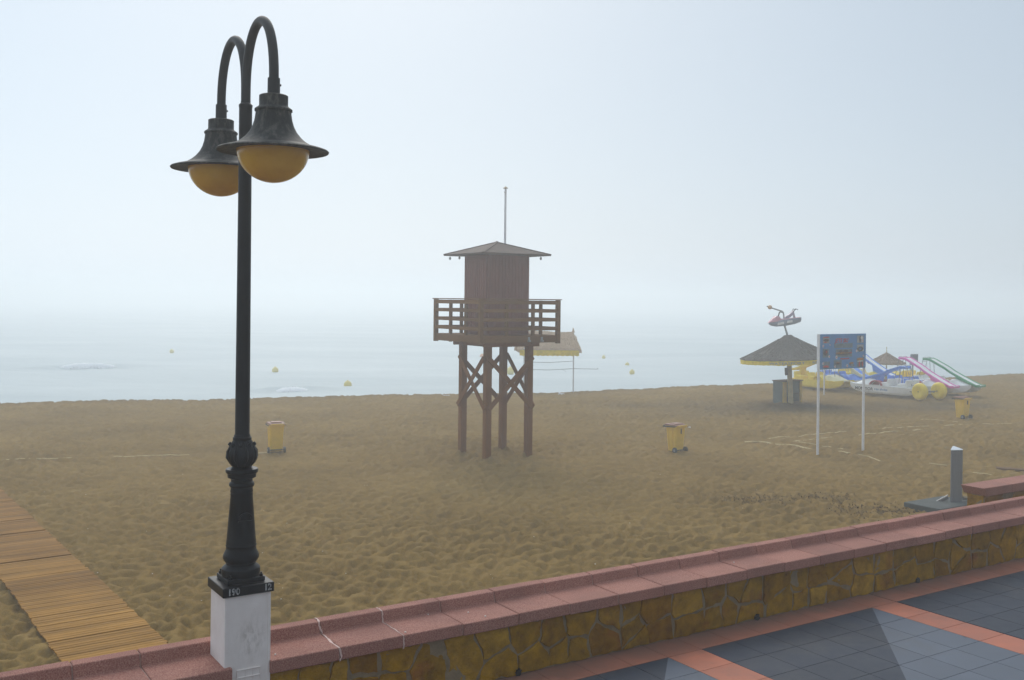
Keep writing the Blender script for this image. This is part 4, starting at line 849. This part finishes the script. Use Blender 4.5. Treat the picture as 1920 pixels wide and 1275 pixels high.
vs += [((RK + .02) * math.cos(2 * math.pi * k / n_), (RK + .02) * math.sin(2 * math.pi * k / n_), zrim + .03) for k in range(n_)] + [((RK + .03) * math.cos(2 * math.pi * k / n_), (RK + .03) * math.sin(2 * math.pi * k / n_), zrim + .03 - hts[k]) for k in range(n_)]
m.add(vs, [(k, (k + 1) % n_, n_ + (k + 1) % n_, n_ + k) for k in range(n_)] + [(2 * n_ + k, 3 * n_ + k, 3 * n_ + (k + 1) % n_, 2 * n_ + (k + 1) % n_) for k in range(n_)] + [(n_ + k, n_ + (k + 1) % n_, 3 * n_ + (k + 1) % n_, 3 * n_ + k) for k in range(n_)])
val = m.build("fringe", M['valance'], root)
phi0 = math.atan2(-pK.y, -pK.x) + 0.20
for word, off in (("WATERSPORT", -.55), ("RESORT", 1.05)):
    vs, fs = text_mesh(word, 0.20, 0.0, 0.004, sx=1.25, align='CENTER'); m = MB()
    m.add([((RK + .062) * math.cos(phi0 + (x + off) / RK), (RK + .062) * math.sin(phi0 + (x + off) / RK), zrim - .13 + y * .8) for x, y, z in vs], fs); m.build("fringe_lettering", M['p_grey'], val)
m = MB(); pz = Vector((.30, -.6, zrim - .12)); m.tube([pz, pz + Vector((0.02, 0, -.16)), pz + Vector((-.01, 0, -.2))], [.02, .035, .008], 8); m.build("hanging_tag", M['thatch_brown'], root)
# counter
pC = at(1467.5, 758); root = thing("kiosk_counter", "small beach kiosk counter with bluish side and yellow edges under the thatched parasol", "counter", (pC.x, pC.y, 0), WALLROT)
cw, cd, ch = 1.36, 0.62, 1.10
m = MB(); m.box((0.02, cd / 2 + .02, ch / 2), (.04, cd - .03, ch)); m.build("side_panel", M['kiosk_blue'], root); m = MB(); m.box((cw - .02, cd / 2 + .02, ch / 2), (.04, cd - .03, ch)); m.build("side_panel", M['kiosk_blue'], root)
for x, w_ in ((0.13, .26), (cw - .08, .16)): m = MB(); m.box((x, 0.0, ch / 2 - .01), (w_, .04, ch - .03)); m.build("front_board", M['kiosk_yellow'], root, bevel=.004)
m = MB(); m.box((cw / 2, cd, ch / 2), (cw - .1, .04, ch)); m.build("back_board", M['dark_board'], root)
m = MB(); m.box(((.27 + cw - .17) / 2, .05, ch * .73), (cw - .46, .03, ch * .5)); m.build("front_panel", M['kiosk_blue'], root)
m = MB(); m.box((cw / 2, cd / 2, ch * .44), (cw - .1, cd - .1, .03)); m.build("shelf", M['dark_board'], root)
m = MB(); m.box((cw / 2, cd / 2, ch + .02), (cw + .08, cd + .10, .04)); m.build("counter_top", M['plank_wood'], root, bevel=.006)
# jet ski model on the mast
mast0 = Vector((pK.x + math.sin(lean) * zap, pK.y, math.cos(lean) * zap)); pJ = atY(1471, 602, pK.y)
root = thing("jet_ski_model", "red and blue jet ski mounted on a mast above the thatched parasol", "jet ski", (mast0.x, mast0.y, mast0.z - .02), rot=(0, 0, 0))
def jz(px, py): q = atY(px, py, mast0.y); return Vector((q.x - mast0.x, 0, q.z - mast0.z + .02))
m = MB(); m.tube([Vector((.0, 0, -.1)), jz(1471, 610)], [.05, .045], 12); m.build("mast", M['p_grey'], root, smooth=40)
tilt = Matrix.Rotation(R_(-9), 3, 'Y') @ Matrix.Rotation(R_(12), 3, 'Z'); jc = jz(1471, 604)
def J(x, y_, z): return jc + tilt @ Vector((x, y_, z))
m = MB(); secs = []
for x, wy, zb, zt3 in ((-.84, .02, .02, .06), (-.70, .14, -.07, .10), (-.45, .24, -.15, .13), (0, .28, -.18, .13), (.5, .27, -.16, .13), (.80, .22, -.11, .12)):
    secs.append([J(x, -wy, zt3), J(x, -wy * .9, (zb + zt3) / 2), J(x, -wy * .35, zb), J(x, wy * .35, zb), J(x, wy * .9, (zb + zt3) / 2), J(x, wy, zt3)])
m.loft(secs); m.build("hull", plastic("ski_blue", (0.34, 0.40, 0.52)), root, smooth=40)
m = MB(); secs = []
for x, wy, zt3 in ((-.86, .03, .08), (-.66, .16, .22), (-.42, .22, .36), (-.30, .20, .34), (-.22, .17, .20), (.1, .16, .16), (.78, .2, .14)):
    secs.append([J(x, -wy - .03, .10), J(x, -wy * .7, zt3), J(x, wy * .7, zt3), J(x, wy + .03, .10)])
m.loft(secs); m.build("deck", plastic("ski_red", (0.62, 0.30, 0.34)), root, smooth=40)
m = MB(); secs = []
for x, z in ((-.02, .17), (.10, .28), (.28, .33), (.42, .42), (.52, .50), (.56, .20)): secs.append([J(x, -.11, z - .14), J(x, -.08, z), J(x, .08, z), J(x, .11, z - .14)])
m.loft(secs); m.build("seat", plastic("ski_seat", (0.34, 0.26, 0.34)), root, smooth=40)
m = MB(); m.tube([J(-.30, 0, .30), J(-.20, 0, .48), J(-.16, 0, .52)], .03, 8); m.tube([J(-.10, -.26, .46), J(-.16, 0, .53), J(-.10, .26, .46)], .022, 8); m.build("handlebar", M['p_black'], root, smooth=40)
m = MB(); m.tube([J(.50, -.1, .44), J(.62, -.12, .56), J(.74, -.10, .50)], .02, 8); m.tube([J(.50, .1, .44), J(.62, .12, .56), J(.74, .10, .50)], .02, 8); m.build("grab_rail", M['p_black'], root, smooth=40)
for x0, l, z in ((-.52, .34, -.02), (-.02, .30, .0)):
    m = MB(); m.add([J(x0, -.29, z - .05), J(x0 + l, -.29, z - .05), J(x0 + l, -.29, z + .06), J(x0 + .05, -.29, z + .06), J(x0, -.25, z - .05), J(x0 + l, -.25, z - .05), J(x0 + l, -.25, z + .06), J(x0 + .05, -.25, z + .06)], [(0, 1, 2, 3), (7, 6, 5, 4), (0, 4, 5, 1), (1, 5, 6, 2), (2, 6, 7, 3), (3, 7, 4, 0)]); m.build("stripe", M['p_white'], root)
# arm lamp rising above the jet ski
root = thing("mast_lamp", "bent grey lamp arm with a pale orange ball above the jet ski", "lamp", tuple(jz(1470, 596) + Vector((mast0.x, mast0.y, mast0.z - .02))))
def lz2(px, py): q = atY(px, py, mast0.y); return Vector((q.x, q.y, q.z)) - Vector(root.location)
m = MB(); m.tube([lz2(1470, 600), lz2(1469.5, 590), lz2(1468, 585), lz2(1466, 583.5), lz2(1447, 577.5)], .034, 10); m.build("arm", M['p_grey'], root, smooth=50)
m = MB(); m.sphere(lz2(1443.5, 576), .105); m.build("globe", paint("pale_orange_globe", (0.70, 0.42, 0.20), 0.4, 0.1), root, smooth=60)
m = MB(); m.tube([lz2(1441, 575), lz2(1437.5, 574)], [.04, .02], 8); m.build("tip", M['p_grey'], root, smooth=50)

# ------------------------------------------------------------------ thatched beach hut behind the tower
pH = at(1075, 733.5); root = thing("thatched_hut", "faint brown thatched shelter with yellow valance on thin poles behind the tower", "beach hut", (pH.x, pH.y, 0), R_(4))
zE = atY(1080, 655, pH.y)[2]; zR = atY(1078, 623, pH.y)[2]; u_ = pH.y / F
x0, x1 = -107 * u_, 15 * u_; dep = 2.0
m = MB(); xr0, xr1 = x0 + .55, 3.5 * u_
r = random.Random(5); nu, nv = 60, 10
for sgn in (-1, 1):
    vs = []
    for i in range(nu + 1):
        for j in range(nv + 1):
            f_ = j / nv; u0_ = xr0 + (x0 - xr0) * f_; u1_ = xr1 + (x1 - xr1) * f_; vs.append((u0_ + (u1_ - u0_) * i / nu, dep / 2 + sgn * dep / 2 * f_, zR + (zE - zR) * f_ ** .92 + r.uniform(-.02, .02) - (r.uniform(0, .07) if j == nv else 0) + .03 * math.sin(i / nu * math.pi * 2) * (1 - f_)))
    b = len(vs); vs += [(v[0], v[1] , v[2] - .16) for v in vs]
    G = lambda i, j: i * (nv + 1) + j
    fs = [(G(i, j), G(i + 1, j), G(i + 1, j + 1), G(i, j + 1)) for i in range(nu) for j in range(nv)]; fs += [tuple(b + k for k in f[::-1]) for f in fs]
    fs += [(G(i, nv), G(i + 1, nv), b + G(i + 1, nv), b + G(i, nv)) for i in range(nu)] + [(G(0, j), G(0, j + 1), b + G(0, j + 1), b + G(0, j)) for j in range(nv)] + [(G(nu, j + 1), G(nu, j), b + G(nu, j), b + G(nu, j + 1)) for j in range(nv)]
    m.add(vs, fs)
for _ in range(420):
    f_ = r.uniform(.05, .95); x = r.uniform(x0 + .4, x1 - .2); m.beam((x, dep / 2 - dep / 2 * f_, zR + (zE - zR) * f_ ** .92 + .02), (x + r.uniform(-.05, .05), dep / 2 - dep / 2 * min(1, f_ + .2), zR + (zE - zR) * min(1, f_ + .2) ** .92 + .03), .03, .02)
m.tube([(xr1, dep / 2, zR - .05), (xr1 - .02, dep / 2, zR + .22)], [.09, .015], 8); m.build("thatch_roof", M['thatch_pale'], root)
m = MB()
xs = [x0 + .15 + (x1 - x0 - .3) * k / 40 for k in range(41)]
vs = [(x, -.03, zE - .06) for x in xs] + [(x, -.04, zE - .36 + .02 * math.sin(k * 1.9)) for k, x in enumerate(xs)]
vs += [(x, -.01, zE - .06) for x in xs] + [(x, -.02, zE - .36 + .02 * math.sin(k * 1.9)) for k, x in enumerate(xs)]
m.add(vs, [(k, k + 1, 41 + k + 1, 41 + k) for k in range(40)] + [(82 + k + 1, 82 + k, 123 + k, 123 + k + 1) for k in range(40)]); m.build("valance", M['valance'], root)
for x, y_ in ((0, 0.06), (-93 * u_, .06)): m = MB(); m.tube([(x, y_, -.3), (x, y_, zE + .05)], .038, 10); m.build("pole", M['pole_white'], root, smooth=40)
for py in (678, 692):
    z = atY(1020, py, pH.y)[2]; m = MB(); m.tube([(-93 * u_, .04, z - .02), (-45 * u_, .04, z - .04), (0, .04, z + .04), ((46 if py == 692 else 0) * u_ + .01, .04, z + (.02 if py == 692 else .04))], .013, 8)
    if py == 692: m.tube([(46 * u_, .04, z + .02), (46 * u_, .04, z + .09)], .013, 8); m.tube([(-22 * u_, .04, z), (-14 * u_, .04, z - .12)], .008, 6)
    m.build("rail", M['p_grey'], root, smooth=40)

# ------------------------------------------------------------------ pedal boats
def pedal_boat(label, loc, yaw, L=3.7, Wd=1.6, hull='p_white', deck='p_white', seat='p_white', fender='p_red', slide=None, cowl=None, nseat=4, base=0.12, skirt=True):
    root = thing("pedal_boat", label, "pedal boat", (loc[0], loc[1], base), yaw, "pedal boats with slides drawn up on the sand"); root.scale = (1, 1, 0.8)
    m = MB()
    for s_ in (-1, 1):
        cy = s_ * (Wd / 2 - .24); secs = []
        for fx, hw_, zb, zt3 in ((-.5, .20, .10, .50), (-.42, .23, .0, .51), (.0, .24, .0, .52), (.25, .235, .02, .54), (.38, .19, .10, .58), (.46, .11, .26, .63), (.5, .03, .46, .67)):
            x = fx * L; c_ = .05
            secs.append([(x, cy - hw_ * .7, zb), (x, cy + hw_ * .7, zb), (x, cy + hw_, zb + .12 if zb < .3 else zb + .04), (x, cy + hw_, zt3), (x, cy - hw_, zt3), (x, cy - hw_, zb + .12 if zb < .3 else zb + .04)])
        m.loft(secs)
    hl = m.build("hull", M[hull], root, smooth=30)
    m = MB(); 
    for s_ in (-1, 1): m.beam((-.5 * L, s_ * (Wd / 2 - .005), .50), (.36 * L, s_ * (Wd / 2 - .005), .565), .04, .045)
    m.build("trim", M[deck], root)
    m = MB(); m.prism([(-.48 * L, .47), (.34 * L, .49), (.34 * L, .57), (-.48 * L, .55)], lambda p, t_: (p[0], -Wd / 2 + .12 + (Wd - .24) * t_, p[1])); m.build("deck", M[deck], root, bevel=.02)
    # front cowl
    m = MB(); secs = []
    for fx, z, hw_ in ((.08, .62, .42), (.14, .92, .44), (.22, .98, .45), (.34, .78, .48), (.45, .62, .42)): secs.append([(fx * L, -hw_, .52), (fx * L, -hw_ * .8, z - .06), (fx * L, -hw_ * .4, z), (fx * L, hw_ * .4, z), (fx * L, hw_ * .8, z - .06), (fx * L, hw_, .52)])
    m.loft(secs); m.build("cowl", M[cowl or deck], root, smooth=50)
    for sx, xs in ((1, (-.06,)), (1, (-.34,)))[:max(1, nseat // 2)]:
        for s_ in (-1, 1):
            m = MB(); x = xs[0] * L; prof = [(-.30, .55), (-.34, 1.02), (-.22, 1.06), (-.14, .80), (.26, .76), (.30, .55)]
            m.prism(prof, lambda p, t_: (x + p[0], s_ * .34 - .27 + .54 * t_, p[1])); m.build("seat", M[seat], root, bevel=.05, seg=3)
    for s_ in (-1, 1):                                          # arched paddle housings
        m = MB(); n_ = 16; secs = []
        for k in range(n_ + 1):
            a_ = math.pi * k / n_; rr = .36; secs.append([(.06 * L + rr * math.cos(a_), s_ * (Wd / 2 - .36), .55 + .86 * rr * math.sin(a_) * 1.1), (.06 * L + rr * math.cos(a_), s_ * (Wd / 2 - .02), .55 + .86 * rr * math.sin(a_) * 1.1), (.06 * L + (rr - .05) * math.cos(a_), s_ * (Wd / 2 - .02), .55 + .86 * (rr - .05) * math.sin(a_)), (.06 * L + (rr - .05) * math.cos(a_), s_ * (Wd / 2 - .36), .55 + .86 * (rr - .05) * math.sin(a_))])
        m.loft(secs); m.prism([(.06 * L + .33 * math.cos(math.pi * k / 12), .55 + .33 * math.sin(math.pi * k / 12)) for k in range(13)], lambda p, t_: (p[0], s_ * (Wd / 2 - .35 + .02 * t_), p[1])); m.build("paddle_housing", M[fender], root, smooth=40)
    if slide:
        edge, bed, d, topx, top, endx, endz = slide
        p0 = Vector((topx - d * .32, 0, top)); path = [p0, Vector((topx, 0, top + .01)), Vector((topx + d * .18, 0, top - .06))]
        E_ = Vector((endx, 0, endz)); S_ = path[-1]
        for k in range(1, 9):
            f_ = k / 9; q = S_.lerp(E_ + Vector((-d * .35, 0, .03)), f_); q.z += -.045 * math.sin(f_ * math.pi) * (1 if f_ > .4 else -.15); path.append(q)
        path += [E_ + Vector((-d * .2, 0, -.02)), E_]
        hwS = .31
        def sect(pt, i, prof): 
            return [Vector((pt.x, y_, pt.z + z)) for y_, z in prof]
        prof = [(-hwS, .09), (-hwS + .06, .11), (-hwS + .10, .03), (hwS - .10, .03), (hwS - .06, .11), (hwS, .09), (hwS - .02, -.06), (-hwS + .02, -.06)]
        m = MB(); m.loft([sect(p, i, prof) for i, p in enumerate(path)]); sl2 = m.build("slide", M[edge], root, smooth=30)
        m = MB(); m.loft([sect(p, i, [(-hwS + .085, .04), (hwS - .085, .04), (hwS - .085, .055), (-hwS + .085, .055)]) for i, p in enumerate(path[1:], 1)])
        m.build("slide_bed", M[bed], sl2, smooth=40)
        # gusset skirt under the low end
        m = MB(); q = path[7] if skirt else path[9]; m.prism([(q.x, q.z - .05), (path[10].x, path[10].z - .05), (path[10].x - d * .2, .55), (q.x + d * .15, .55)], lambda p, t_: (p[0], -.2 + .4 * t_, p[1])); m.build("slide_skirt", M[edge], sl2)
        # ladder
        lx = topx - d * .36; m = MB()
        for s_ in (-1, 1): m.tube([(lx - d * .32, s_ * .2, .52), (lx, s_ * .2, top + .02), (lx - d * .0, s_ * .2, top + .13), (lx + d * .16, s_ * .2, top + .16), (lx + d * .26, s_ * .2, top + .08)], .016, 8)
        for k in range(5): f_ = (k + .6) / 5.2; m.tube([(lx - d * .32 * (1 - f_), -.2, .52 + (top - .5) * f_), (lx - d * .32 * (1 - f_), .2, .52 + (top - .5) * f_)], .013, 8)
        for s_ in (-1, 1): m.tube([(topx + d * .12, s_ * .18, .54), (topx + d * .05, s_ * .18, top - .02)], .015, 8)
        m.build("ladder", M['chrome'], root, smooth=50)
    return root
def trolley(label, c, yaw, sep=1.14):
    root = thing("boat_trolley", label, "trolley", (c[0], c[1], 0), yaw, None)
    m = MB(); m.tube([(0, -sep / 2, .45), (0, sep / 2, .45)], .025, 10); m.beam((0, -.35, .40), (1.9, -.2, .30), .05, .05); m.beam((0, .35, .40), (1.9, .2, .30), .05, .05); m.build("frame", M['chrome'], root)
    for s_ in (-1, 1):
        m = MB(); pr = [(.10, -.13), (.27, -.19), (.38, -.17), (.435, -.09), (.45, 0), (.435, .09), (.38, .17), (.27, .19), (.10, .13)]
        n_ = 36; secs = [[Vector((r_ * math.cos(6.28318 * k / n_), s_ * sep / 2 + w_, .45 + r_ * math.sin(6.28318 * k / n_))) for r_, w_ in pr] for k in range(n_)]
        secs.append(secs[0]); m.loft(secs, closed=False, cap=False); wh = m.build("wheel", M['wheel_yellow'], root, smooth=60)
        m = MB(); m.tube([(0, s_ * sep / 2 - .13, .45), (0, s_ * sep / 2 + .13, .45)], .10, 20); m.build("rim", M['wheel_yellow'], wh, smooth=40)
        m = MB(); m.tube([(0, s_ * sep / 2 - .135, .45), (0, s_ * sep / 2 + .135, .45)], .028, 12); m.build("hub", M['p_black'], wh, smooth=40)
    return root
NY = math.atan2(NX[1], NX[0])                                   # heading out to sea
A_ = lambda c, da, dn: (c[0] + da * AX[0] + dn * NX[0], c[1] + da * AX[1] + dn * NX[1])
pedal_boat("all yellow pedal boat with a yellow slide, nearest the thatched parasol", (17.8, 58.0), NY + math.pi, 3.7, 1.40, 'p_yellow', 'p_yellow', 'p_yellow', 'p_yellow', ('p_yellow', 'p_cream', -1, .45, 2.25, -2.1, 1.15), cowl='p_cream', skirt=False)
pedal_boat("blue pedal boat with a cream edged blue slide behind the signboard's right post", (19.4, 58.9), NY + math.pi, 3.6, 1.5, 'p_white', 'p_blue', 'p_blue', 'p_blue', ('p_cream', 'p_blue', 1, -.9, 2.45, 1.9, .70), cowl='p_blue')
pedal_boat("blue pedal boat whose blue slide with white bed crosses behind the plain blue slide", (21.3, 61.0), NY + math.pi, 3.6, 1.5, 'p_white', 'p_blue', 'p_yellow', 'p_red', ('p_blue', 'p_white', 1, -1.2, 2.75, 2.3, .65), cowl='p_yellow')
mon = pedal_boat("white pedal boat lettered MONITOR with red arches and a plain blue slide", (20.3, 54.85), NY + R_(6), 3.7, 1.5, 'p_white', 'p_white', 'p_white', 'p_red', ('p_blue', 'p_blue', 1, -.95, 1.80, 1.30, .95), base=.10)
pedal_boat("pedal boat with a pink slide and white bed, right of the MONITOR boat", (22.2, 55.2), NY + math.pi, 3.7, 1.5, 'p_white', 'p_white', 'p_blue', 'p_red', ('p_pink', 'p_white', 1, -.75, 2.25, 2.25, .58))
pedal_boat("pedal boat with a green slide and white bed, farthest right of the row", (23.95, 55.9), NY + math.pi, 3.7, 1.5, 'p_white', 'p_white', 'p_white', 'p_red', ('p_green', 'p_white', 1, -.9, 2.15, 2.2, .58))
pedal_boat("plain yellow pedal boat without slide in the back row", (23.6, 61.2), NY, 3.6, 1.5, 'p_yellow', 'p_yellow', 'p_yellow', 'p_yellow', None)
# lettering on the near pontoon
vs, fs = text_mesh("MONITOR", 0.27, 0.002, 0.006, sx=0.86); m = MB()
m.add([(1.42 - x, 1.5 / 2 - .24 + .243 + z, .20 + y + .0 * x) for x, y, z in vs], [f[::-1] for f in fs]); m.build("lettering", M['p_black'], mon, fix=False)
m = MB(); r = random.Random(2); x = 0
for k in range(11):
    wq = r.uniform(.035, .06); m.box((.22 - x, 1.5 / 2 + .003, .29 + r.uniform(-.01, .01)), (wq, .006, r.uniform(.10, .14))); x += wq + .018 + (.05 if k == 3 else 0)
m.build("small_lettering", plastic("faded_blue", (0.30, 0.38, 0.52)), mon)
m = MB()
for x in (.55, .75): m.tube([(x, .60, .54), (x - .28, .60, .86), (x - .40, .58, .88)], .014, 8)
m.tube([(-.55, -.8, .55), (-.55, -.8, 1.0), (-1.6, -.8, 1.0), (-1.6, -.8, .55)], .016, 8); m.build("grab_rail", M['p_white'], mon, smooth=50)
w1, w2 = at(1725, 734.5, .45), at(1760.6, 733, .45); dw_ = w1 - w2; dw_.z = 0
trolley("launching trolley with two fat yellow balloon wheels at the MONITOR boat's stern", ((w1.x + w2.x) / 2, (w1.y + w2.y) / 2), math.atan2(dw_.y, dw_.x) - math.pi / 2, dw_.length)

# posts and small board among the boats
p = atY(1545, 734, 54.3); root = thing("white_post", "thin pale post standing in front of the yellow pedal boat", "post", (p.x, p.y, 0))
m = MB(); m.tube([(0, 0, -.2), (0, 0, 2.1)], .04, 12); m.build("pole", M['pole_white'], root, smooth=40)
m = MB(); m.tube([(0, 0, 2.1), (0, 0, 2.14)], [.05, .03], 12); m.build("cap", M['p_grey'], root, smooth=40)
p = atY(1712, 700, 57.6); root = thing("notice_board", "small grey notice board on a pole behind the pink slide", "sign", (p.x, p.y, 0), R_(30))
zt_, zb_ = atY(1714, 664, p.y)[2], atY(1714, 684, p.y)[2]; m = MB(); m.tube([(0, .03, -.2), (0, .03, zt_ - .05)], .04, 10); m.build("pole", M['p_grey'], root, smooth=40)
m = MB(); m.box((.05, -.03, (zt_ + zb_) / 2), (.60, .05, zt_ - zb_)); m.build("board", paint("grey_board", (0.16, 0.19, 0.22), .7, .2), root, bevel=.005)
m = MB(); m.box((.05, -.06, zb_ + .12), (.22, .02, .10)); m.build("notice", M['sign_red'], root)
p = atY(1662, 700, 63.6); root = thing("thatched_parasol", "small brown thatched parasol with a spike, above the pedal boats", "parasol", (p.x, p.y, 0))
zt_, zb_ = atY(1662, 661, p.y)[2], atY(1662, 680, p.y)[2]
m = MB(); m.tube([(0, 0, -.3), (0, 0, zt_ + .36)], [.05, .02], 10); m.build("post", M['post_paint'], root, smooth=40)
m = MB(); thatch(m, 1.12, zb_, zt_, .05, n=80, rings=10, seed=8); m.build("thatch_roof", M['thatch_brown'], root)

# ------------------------------------------------------------------ buoys
def buoy(label, px, py, rr, orange=False):
    p = at(px, py + rr * .8, -.95); u_ = p.y / F; R0 = rr * u_
    root = thing("marker_buoy", label, "buoy", (p.x, p.y, -.95 + R0 * .55), 0, "yellow buoys floating on the hazy sea")
    m = MB(); m.sphere((0, 0, 0), R0, 1.08, 20, 12); m.build("float", M['buoy_orange' if orange else 'buoy'], root, smooth=60)
    m = MB(); m.tube([(0, 0, R0 * .95), (0, 0, R0 * 1.22)], R0 * .18, 8); m.build("lifting_eye", M['buoy'], root, smooth=40)
buoy("clearest yellow buoy, floating right of the small breaking wave", 652, 720, 7.5)
buoy("yellow buoy floating close to the right of the lamp post", 516, 693, 6.0)
buoy("blurred yellow buoy seen between the lifeguard tower's legs", 957, 694, 7.5)
buoy("faint yellow buoy on the open water between tower and parasol, lowest of three", 1185, 697, 5.0)
buoy("faint yellow buoy, middle one of three between tower and parasol", 1176, 683, 4.0)
buoy("faintest yellow buoy right of the thatched hut, topmost of three", 1132, 669, 3.5)
buoy("very faint yellow buoy far out left of the lamp post", 322, 658, 4.0)
buoy("small orange buoy showing beside the tower's left front leg", 904, 667, 4.5, True)

# ------------------------------------------------------------------ court tapes half buried in the sand
def tape(label, pix, wd=0.06, h_=0.024):
    P3 = [at(*q) for q in pix]; pts_ = []
    for k in range(len(P3) - 1):
        n_ = max(2, int((P3[k + 1] - P3[k]).length / .25))
        for s_ in range(n_): pts_.append(P3[k].lerp(P3[k + 1], s_ / n_))
    pts_.append(P3[-1]); r = random.Random(int(pix[0][0])); secs = []; ph = r.uniform(0, 9)
    for k, p in enumerate(pts_):
        d = (pts_[min(k + 1, len(pts_) - 1)] - pts_[max(k - 1, 0)]).normalized(); s_ = Vector((-d.y, d.x, 0)); j = r.uniform(-.006, .006); z = sz(p) + h_ * .5 + .004 - (.06 if math.sin(k * .31 + ph) * math.sin(k * .113 + ph) < -.45 else 0)
        w_ = wd * r.uniform(.6, .95); c_ = p + s_ * j; secs.append([Vector((c_.x, c_.y, z - .03)) - s_ * w_, Vector((c_.x, c_.y, z)) - s_ * w_, Vector((c_.x, c_.y, z + .006)), Vector((c_.x, c_.y, z)) + s_ * w_, Vector((c_.x, c_.y, z - .03)) + s_ * w_])
    m = MB(); m.loft(secs); o = m.build("court_tape", M['tape']); tag(o, label, "tape", "pale court marking tapes half buried in the sand"); return o
for t_ in TAPES: tape(*t_)

# ------------------------------------------------------------------ small things on the sand
p = at(1905, 881); m = MB(); m.box((0, 0, .03), (1.1, .34, .05)); o = m.build("wood_plank", M['plank_wood'], bevel=.005); o.location = (p.x, p.y, sz(p) + .03); o.rotation_euler = (0, 0, R_(-25)); tag(o, "brown plank lying on the sand at the right edge", "plank")
def scrap(label, px, py, s_):
    p = at(px, py); m = MB(); r = random.Random(px); pts_ = [(s_ * (1 + r.uniform(-.3, .3)) * math.cos(k), s_ * .7 * (1 + r.uniform(-.3, .3)) * math.sin(k)) for k in (0, 1, 2, 3, 4, 5)]
    vs = [(x, y_, .0) for x, y_ in pts_] + [(x * .8, y_ * .8, s_ * r.uniform(.3, .9)) for x, y_ in pts_]; n_ = 6
    m.add(vs, [tuple(range(5, -1, -1)), tuple(range(6, 12))] + [(k, (k + 1) % 6, 6 + (k + 1) % 6, 6 + k) for k in range(6)]); o = m.build("litter_scrap", M['bin_bag']); o.location = (p.x, p.y, sz(p)); tag(o, label, "litter")
scrap("white litter scrap on the sand left of the lifeguard tower's legs", 834, 742, .13); scrap("small white scrap right beside the first one near the tower", 841, 741.5, .10); scrap("flat white scrap below the thatched hut", 1052, 738, .16); scrap("tiny white scrap right of the middle bin", 1293, 803, .06)
m = MB(); r = random.Random(44)
for _ in range(85):
    px, py = r.uniform(60, 1500), 880 + 330 * r.random() ** .8
    p = at(px, py); z = sz(p); s_ = r.uniform(.006, .013)
    m.box((p.x, p.y, z + .006), (s_ * 1.6, s_, s_ * .7), r.uniform(0, 3))
tag(m.build("shell_fragments", M['shell']), "scattered white shell fragments on the near sand", "shells", kind="stuff")
m = MB()
def weeds(px0, px1, py0, py1, n_):
    for _ in range(n_):
        px, py = r.uniform(px0, px1), r.uniform(py0, py1); p = at(px, py)
        for _ in range(r.randint(5, 14)):
            a_ = r.uniform(0, 6.28); l = r.uniform(.015, .055); c_ = Vector((p.x + r.gauss(0, .15), p.y + r.gauss(0, .2), 0)); c_.z = sz(c_) + .012
            d = Vector((math.cos(a_) * l, math.sin(a_) * l, r.uniform(-.01, .05))); q = c_ + d; q.z = max(q.z, sz(q) + .006); m.beam(c_, q, r.uniform(.014, .04), .012)
weeds(1355, 1400, 934, 944, 7); weeds(1395, 1440, 936, 947, 8); weeds(1500, 1545, 933, 940, 7); weeds(1545, 1600, 932, 942, 8); weeds(1440, 1490, 932, 940, 4); weeds(1560, 1640, 955, 972, 12); weeds(1600, 1690, 944, 962, 8); weeds(1640, 1700, 955, 968, 8); weeds(1430, 1480, 942, 948, 2)
weeds(880, 930, 858, 866, 2); weeds(1010, 1030, 845, 850, 1)
tag(m.build("dry_seaweed", M['weed']), "dark dry seaweed litter strewn on the sand near the shower", "seaweed", kind="stuff")
# crumbs, butts and pebbles on the coping and paving
for lab, pts_, mt in (("pale pebbles and crumbs lying on the pink coping", [(532, 1195), (585, 1186), (803, 1153), (878, 1149), (760, 1186), (516, 1228), (640, 1180), (910, 1156), (430, 1245), (248, 1238), (1116, 1058), (1376, 1055)], M['shell']),):
    m = MB()
    for q in pts_: p = at(*q, 2.3375); m.box((p.x, p.y, 2.341), (.012, .009, .008), q[0])
    tag(m.build("coping_crumbs", mt), lab, "crumbs", kind="stuff")

# ------------------------------------------------------------------ fog
m = MB(); m.box((0, 420, 2.9), (1840, 990, 13.0)); hz = m.build("haze", None); hz.data.materials.clear()
fm = bpy.data.materials.new("fog"); fm.use_nodes = True; ft = fm.node_tree; ft.nodes.clear(); fo = ft.nodes.new("ShaderNodeOutputMaterial"); fv = ft.nodes.new("ShaderNodeVolumePrincipled")
fv.inputs['Color'].default_value = (0.94, 0.965, 0.975, 1); fv.inputs['Density'].default_value = FOG; fv.inputs['Anisotropy'].default_value = 0.58
ft.links.new(fv.outputs[0], fo.inputs['Volume']); hz.data.materials.append(fm); tag(hz, kind="stuff")
